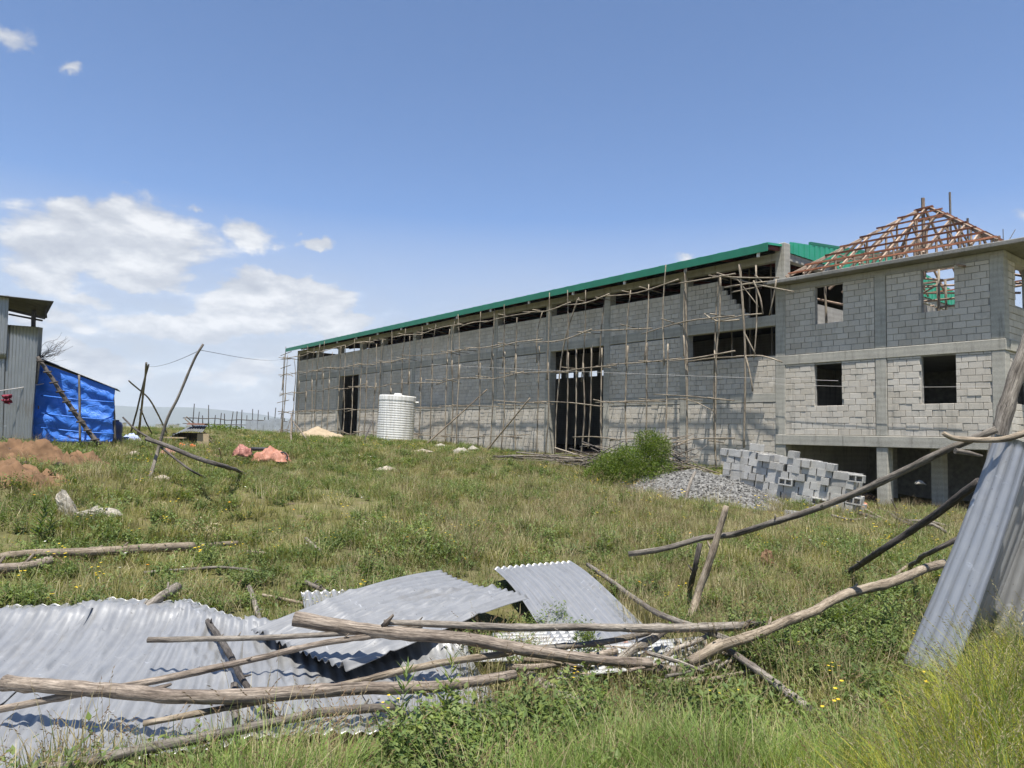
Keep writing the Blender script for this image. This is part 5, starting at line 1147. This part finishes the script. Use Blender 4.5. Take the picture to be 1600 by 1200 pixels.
for i in range(2): mk(cL, 4+i, weed(20, .24, .10, .6, .4), [M_LEAF, M_LEAF, M_LEAFY])
def scatter(name, coll, pts, scl, nproto, kind='stuff', tilt=.12, weights=None, squash=None):
    N = len(pts); me = bpy.data.meshes.new(name); me.vertices.add(N); me.vertices.foreach_set('co', np.asarray(pts, 'f').ravel())
    rot = np.stack([rng.normal(size=N)*tilt, rng.normal(size=N)*tilt, rng.random(N)*6.283], -1).astype('f'); scl = np.asarray(scl, float)
    s3 = np.stack([scl, scl, scl*(squash if squash is not None else .8+.4*rng.random(N))], -1).astype('f')
    idx = rng.choice(nproto, N, p=weights).astype('i') if weights is not None else rng.integers(0, nproto, N).astype('i')
    for nm, ty, key, dat in (('rot', 'FLOAT_VECTOR', 'vector', rot), ('scl', 'FLOAT_VECTOR', 'vector', s3), ('idx', 'INT', 'value', idx)):
        a = me.attributes.new(nm, ty, 'POINT'); a.data.foreach_set(key, dat.ravel())
    o = link(name, me, None); tag(o, kind=kind)
    ng = bpy.data.node_groups.new(name, 'GeometryNodeTree'); ng.interface.new_socket('Geometry', in_out='INPUT', socket_type='NodeSocketGeometry'); ng.interface.new_socket('Geometry', in_out='OUTPUT', socket_type='NodeSocketGeometry')
    gi = ng.nodes.new('NodeGroupInput'); go = ng.nodes.new('NodeGroupOutput'); iop = ng.nodes.new('GeometryNodeInstanceOnPoints'); ci = ng.nodes.new('GeometryNodeCollectionInfo')
    ci.inputs['Collection'].default_value = coll; ci.inputs['Separate Children'].default_value = True; ci.inputs['Reset Children'].default_value = True
    def na(n, t):
        x = ng.nodes.new('GeometryNodeInputNamedAttribute'); x.data_type = t; x.inputs['Name'].default_value = n; return [s for s in x.outputs if s.enabled and s.name == 'Attribute'][0]
    ng.links.new(gi.outputs[0], iop.inputs['Points']); ng.links.new(ci.outputs[0], iop.inputs['Instance']); iop.inputs['Pick Instance'].default_value = True
    ng.links.new(na('idx', 'INT'), iop.inputs['Instance Index']); ng.links.new(na('rot', 'FLOAT_VECTOR'), iop.inputs['Rotation']); ng.links.new(na('scl', 'FLOAT_VECTOR'), iop.inputs['Scale'])
    ng.links.new(iop.outputs[0], go.inputs[0]); md = o.modifiers.new('scatter', 'NODES'); md.node_group = ng
    return o
def inpoly(x, y, poly):
    c = np.zeros(len(x), bool); n = len(poly)
    for i in range(n):
        (x0, y0), (x1, y1) = poly[i], poly[(i+1) % n]
        c ^= ((y0 > y) != (y1 > y)) & (x < (x1-x0)*(y-y0)/(y1-y0+1e-12)+x0)
    return c
SHEETP = [(-5.3, 6.1), (-4.15, 6.2), (-2.75, 6.42), (-2.05, 6.05), (-.45, 5.7), (.0, 4.42), (-1.4, 3.8), (-2.6, 3.3), (-4.1, 2.8)]
RAISE = [tuple(G(*q, .2)[:2]) for q in ((392, 985), (541, 1047), (826, 936), (688, 892))]
BACKS = [tuple(G(*q, .12)[:2]) for q in ((770, 888), (893, 884), (1075, 1018), (880, 1030))]
def vnoise(x, y, sc, seed):
    r = np.random.default_rng(seed); out = np.zeros_like(x)
    for k in range(5):
        a = r.random()*6.28; f = sc*(.6+r.random()*1.4); out += np.sin((x*math.cos(a)+y*math.sin(a))*f+r.random()*6.28)
    return out/2.2
def sample(dens_rings, az0=-46, az1=46):
    X = []; Y = []
    for (r0, r1, d) in dens_rings:
        n = int(d*(r1*r1-r0*r0)*math.radians(az1-az0)/2); r = np.sqrt(rng.random(n)*(r1*r1-r0*r0)+r0*r0); a = np.radians(az0+(az1-az0)*rng.random(n)); X.append(r*np.sin(a)); Y.append(r*np.cos(a))
    return np.concatenate(X), np.concatenate(Y)
def free(x, y, sheets=True):
    P = np.stack([x, y], -1); s = P@DW[:2]; off = PW-P@NW[:2]
    ok = ~((off < .15) & (s > 14.6)) & ~((off < .1) & (s > 7) & (s <= 14.6))
    ok &= ~(((x-5.35)/2.3)**2+((y-20.3)/2.3)**2 < .72)
    ok &= ((x-tb[0])**2+(y-tb[1])**2 > 1.25)
    d = np.stack([x, y], -1)-PL; u = d@sd; v = -(d@sn); ok &= ~((u > -.1) & (u < SL+.1) & (v > -.15) & (v < 1.5))
    ok &= ~((x < -12.3) & (y > 19.7) & (y < 24) & (x > -16)); ok &= ~((x < -13.4) & (y > 19.4) & (y < 24))
    for (px, py, rx, ry) in ((55, 722, 1.3, .55), (-15, 745, 1.1, .7), (160, 733, 1.2, .22), (497, 676, 0, 0)):
        c = G(px, py) if rx else sh.location; rx, ry = (rx, ry) if rx else (1.7, 1.3)
        ok &= ~((((x-c[0])/rx)**2+((y-c[1])/ry)**2) < .8)
    if sheets:
        ok &= ~inpoly(x, y, SHEETP); ok &= ~inpoly(x, y, RAISE); ok &= ~(inpoly(x, y, BACKS))
    return ok
def lift(x, y): return np.stack([x, y, ground_np(x, y)], -1)
# short meadow cover, everywhere
x, y = sample([(2.2, 6, 46), (6, 10, 30), (10, 17, 15), (17, 26, 7)]); k = free(x, y); x, y = x[k], y[k]
bare = (vnoise(x, y, .8, 3) > .9) & (rng.random(len(x)) < .38); x, y = x[~bare], y[~bare]
dry = np.clip(vnoise(x, y, .35, 5)*.5+.34+.45*(x > 1)*(y > 6), 0, 1)
w_ = np.where(rng.random(len(x)) < dry*.75, 1, 0)
idx0 = w_ == 0
s0_ = .75+.6*rng.random(len(x)); s0_ *= np.where(y < 9, .9, 1.15)
scatter('grass', cS, lift(x[idx0], y[idx0]), s0_[idx0], 10, weights=[.12, .12, .12, .12, .12, .12, .12, .12, .02, .02])
scatter('dry_grass', cS, lift(x[~idx0], y[~idx0]), s0_[~idx0], 10, weights=[.06, .06, .06, .06, .06, .05, .05, .04, .28, .28])
x, y = sample([(20, 32, 4.2), (32, 50, 2.2), (50, 90, .9)], -46, 40); k = free(x, y); x, y = x[k], y[k]
scatter('far_grass', cL, lift(x, y), np.where(y > 45, 1.15, .85)*(.7+.6*rng.random(len(x))), 6)
# leafy weeds
x, y = sample([(2.4, 5, 14), (5, 8, 5), (8, 14, 2.2), (14, 24, .8)]); px_ = 800+FPX*x/y; py_ = 690+FPX*EYE/y; k = free(x, y) & (vnoise(x, y, .9, 11)+.25*(y < 6) > .15) & ~((py_ > 1000) & (px_ > 780) & (px_ < 1320) & (rng.random(len(x)) < .7)); x, y = x[k], y[k]
scatter('weeds', cW, lift(x, y), (.45+.55*rng.random(len(x)))*np.where(y > 5, .8, 1), 6, weights=[.2, .2, .2, .2, .17, .03])
def band(poly_px, n, h=0.0):
    P = np.array([G(px, py, h)[:2] for px, py in poly_px]); lo, hi = P.min(0), P.max(0); q = lo+(hi-lo)*rng.random((n*4, 2)); k = inpoly(q[:, 0], q[:, 1], [tuple(p) for p in P]); return q[k][:n, 0], q[k][:n, 1]
x1, y1 = band([(570, 1300), (610, 1185), (700, 1150), (800, 1145), (900, 1120), (960, 1140), (900, 1180), (800, 1300)], 120)
x2, y2 = band([(1120, 1040), (1250, 985), (1400, 930), (1420, 1030), (1300, 1080), (1180, 1070)], 150)
x3, y3 = band([(770, 1000), (830, 945), (900, 990), (960, 1040), (820, 1040)], 16)
scatter('weeds', cW, lift(np.concatenate([x1, x2, x3]), np.concatenate([y1, y2, y3])), np.concatenate([.4+.4*rng.random(len(x1)), .45+.4*rng.random(len(x2)), .4+.3*rng.random(len(x3))]), 6, weights=[.2, .2, .2, .2, .17, .03])
# tall grass of the near edge, yellow-green seeding grass at the right
x, y = sample([(1.5, 4.6, 95)], -46, 46); px_ = 800+FPX*x/y; py_ = 690+FPX*EYE/y
lim = np.interp(px_, [-50, 250, 420, 560, 640, 800, 1000, 1150, 1300, 1420, 1480], [1400, 1330, 1255, 1235, 1230, 1225, 1175, 1160, 1185, 1170, 1150])
k = (py_ > lim+rng.normal(size=len(x))*14) & free(x, y) & ~((px_ > 560) & (px_ < 800) & (rng.random(len(x)) < .75)) & ~((px_ > 1380) & (rng.random(len(x)) < .8)); x, y = x[k], y[k]
scatter('tall_grass', cT, lift(x, y), .5+.4*rng.random(len(x)), 5)
x, y = band([(1380, 1600), (1440, 1330), (1500, 1250), (1540, 1130), (1640, 1060), (1800, 1060), (1900, 1600)], 620); 
scatter('seeding_grass', cG, lift(x, y), .65+.45*rng.random(len(x)), 4, tilt=.18)
x, y = band([(1150, 1500), (1250, 1240), (1400, 1200), (1500, 1230), (1440, 1500)], 150)
scatter('seeding_grass', cG, lift(x, y), .4+.25*rng.random(len(x)), 4, tilt=.18)
# flowers
x, y = sample([(4, 9, 1.8), (9, 18, 2.2), (18, 34, .9)]); k = free(x, y) & (vnoise(x, y, .5, 21) > -.2); x, y = x[k], y[k]
scatter('wildflowers', cF, lift(x, y), (.8+.5*rng.random(len(x)))*np.where(y > 14, 1.5, 1), 5, weights=[.25, .22, .16, .33, .04])
# single plants one can point at
def plant(name, label, c, n, mats, fn, cat='plant'):
    m = fn(); me = bpy.data.meshes.new(name); me.from_pydata(m.v, [], m.f); a = me.attributes.new('tint', 'FLOAT', 'FACE'); a.data.foreach_set('value', np.array(m.t, 'f')); me.polygons.foreach_set('material_index', np.array(m.m, 'i'))
    for x_ in mats: me.materials.append(x_)
    o = link(name, me, None); o.location = Vector(c); return tag(o, label, cat)
def spike(H, n, LL, LW):
    m = MB(); blade(m, np.zeros(3), 0, H, .012, .12, 1, 4, .3)
    for j in range(n):
        t = .12+.88*j/n; a = j*2.4+rng.normal()*.3; l = LL*(1-.55*t)*(.8+.4*rng.random()); leafq(m, np.array([.12*H*t**1.6, 0, H*t*.97]), np.array([math.cos(a), math.sin(a), .35+.9*t]), np.array([-math.cos(a)*.4, -math.sin(a)*.4, 1]), l, l*LW, 0, rng.random())
    return m
plant('tall_weed', 'tall leafy weed rising before the thickest pole, left one', G(618, 1180), 0, [M_LEAF, M_LEAF], lambda: spike(.48, 34, .17, .16))
plant('tall_weed', 'tall narrow leaved weed right of the other tall weed', G(688, 1165), 0, [M_LEAFY, M_LEAF], lambda: spike(.50, 40, .16, .14))
plant('tall_weed', 'dark green leafy plant in the meadow left of the cream stone', G(60, 848), 0, [M_LEAF, M_LEAF], lambda: spike(.55, 44, .20, .22))
plant('tall_weed', 'dark green tuft beside the first dark leafy plant', G(75, 842), 0, [M_LEAF, M_LEAF], lambda: spike(.42, 38, .18, .22))
def feather(H, n):
    m = MB()
    for _ in range(n):
        a = rng.random()*6.28; tip = np.array([math.cos(a)*.30*rng.random()+.0, math.sin(a)*.22*rng.random(), H*(.6+.5*rng.random())]); blade(m, np.zeros(3), a, np.linalg.norm(tip), .006, .3, 1, 3, .5)
        for j in range(12):
            p = tip*(.55+.45*j/12)+rng.normal(size=3)*.012; leafq(m, p, rng.normal(size=3)+np.array([math.cos(a), math.sin(a), .3]), np.array([0, 0, 1.]), .05, .02, 0, rng.random())
    return m
plant('pale_shrub', 'pale yellowish feathery plant by the end of the long pale log', G(318, 862), 0, [M_GRASSD, M_LEAFY], lambda: feather(.42, 16))
plant('tall_weed', 'broad leaved dark plant in the weeds left of the metal sheet', G(1322, 985), 0, [M_LEAF, M_LEAF], lambda: spike(.22, 14, .22, .45))
# the bush by the gravel
bc = np.array([3.5, 20.9, gz(3.35, 21.6)])
bush = empty('bush', bc, 'dense bright green bush between the stick pile and the gravel heap', 'bush')
mb = MB(); tw = MB()
cl = [(-.75, 0, .45, .5), (-.2, -.1, .6, .6), (.35, .1, .75, .6), (.75, .1, 1.05, .45), (.55, .2, 1.4, .38), (.8, .1, 1.25, .4), (-.5, .2, .75, .4), (.0, .1, .9, .42), (.9, 0, .55, .4), (-1.0, 0, .35, .32), (.3, -.3, .4, .5), (-.3, -.3, .35, .5)]
for (cx, cy, cz, r) in cl:
    for _ in range(int(3200*r)):
        d = rng.normal(size=3); d /= np.linalg.norm(d); rr = r*(.45+.55*rng.random()**.5)*(1+.16*rng.normal()); p = bc+np.array([cx, cy, cz])+d*rr*np.array([1, .9, .85])
        if p[2] < bc[2]+.02: continue
        leafq(mb, p, d+rng.normal(size=3)*.8+np.array([0, 0, .3]), rng.normal(size=3), .055+.05*rng.random(), .022, 0, rng.random())
    q = bc+np.array([cx, cy, cz]); tw.tube([bc+np.array([cx*.2, cy*.2, 0]), bc+np.array([cx*.5, cy*.5, cz*.5]), q+np.array([0, 0, r*.5])], [.03, .02, .006], 5)
mb.build('crown', M_BUSH, bush); tw.build('stem', M_TWIG, bush)
for i, (px, py, h) in enumerate(((330, 672, .9), (349, 670, .8), (365, 674, .7))):
    c = at_ground(px, py, 55); m = MB()
    for _ in range(420):
        d = rng.normal(size=3); d /= np.linalg.norm(d); leafq(m, c+np.array([0, 0, h*.45])+d*np.array([1.0, .7, h*.55])*rng.random()**.4, rng.normal(size=3), rng.normal(size=3), .16, .08, 0, rng.random())
    e = empty('shrub', c, ['low far green shrub clump behind the animal shelter poles', 'middle low green shrub clump far before the pole fence', 'rightmost low green shrub clump far before the pole fence'][i], 'shrub'); m.build('crown', M_BUSH, e)
import sys, numpy as np, OpenImageIO as oiio
b=oiio.ImageBuf('/workdir/render_main.png'); a=b.get_pixels(oiio.UINT8); h,w=a.shape[:2]
for n,(x0,y0,x1,y1) in dict(wall_up=(1230,450,1265,540),wall_low=(1325,580,1360,640),wh_shade=(960,560,1050,610),wh_lit=(960,640,1000,690),sky_top=(800,20,900,60),sky_mid=(800,250,900,300),sky_r=(1300,200,1400,250),cloudlow=(350,560,430,600),grass_mid=(600,780,800,830),grass_r=(1200,850,1350,900),grass_br=(1500,1100,1590,1190),sheet=(100,1020,220,1060),raised=(600,920,680,950),tarp=(100,640,150,670),tank=(600,630,630,680),fence=(1480,900,1500,960),grassbc=(1050,1130,1200,1190)).items():
    s=w/1600; r=a[int(y0*s):int(y1*s)+1,int(x0*s):int(x1*s)+1,:3].reshape(-1,3); print(n,r.mean(0).astype(int))
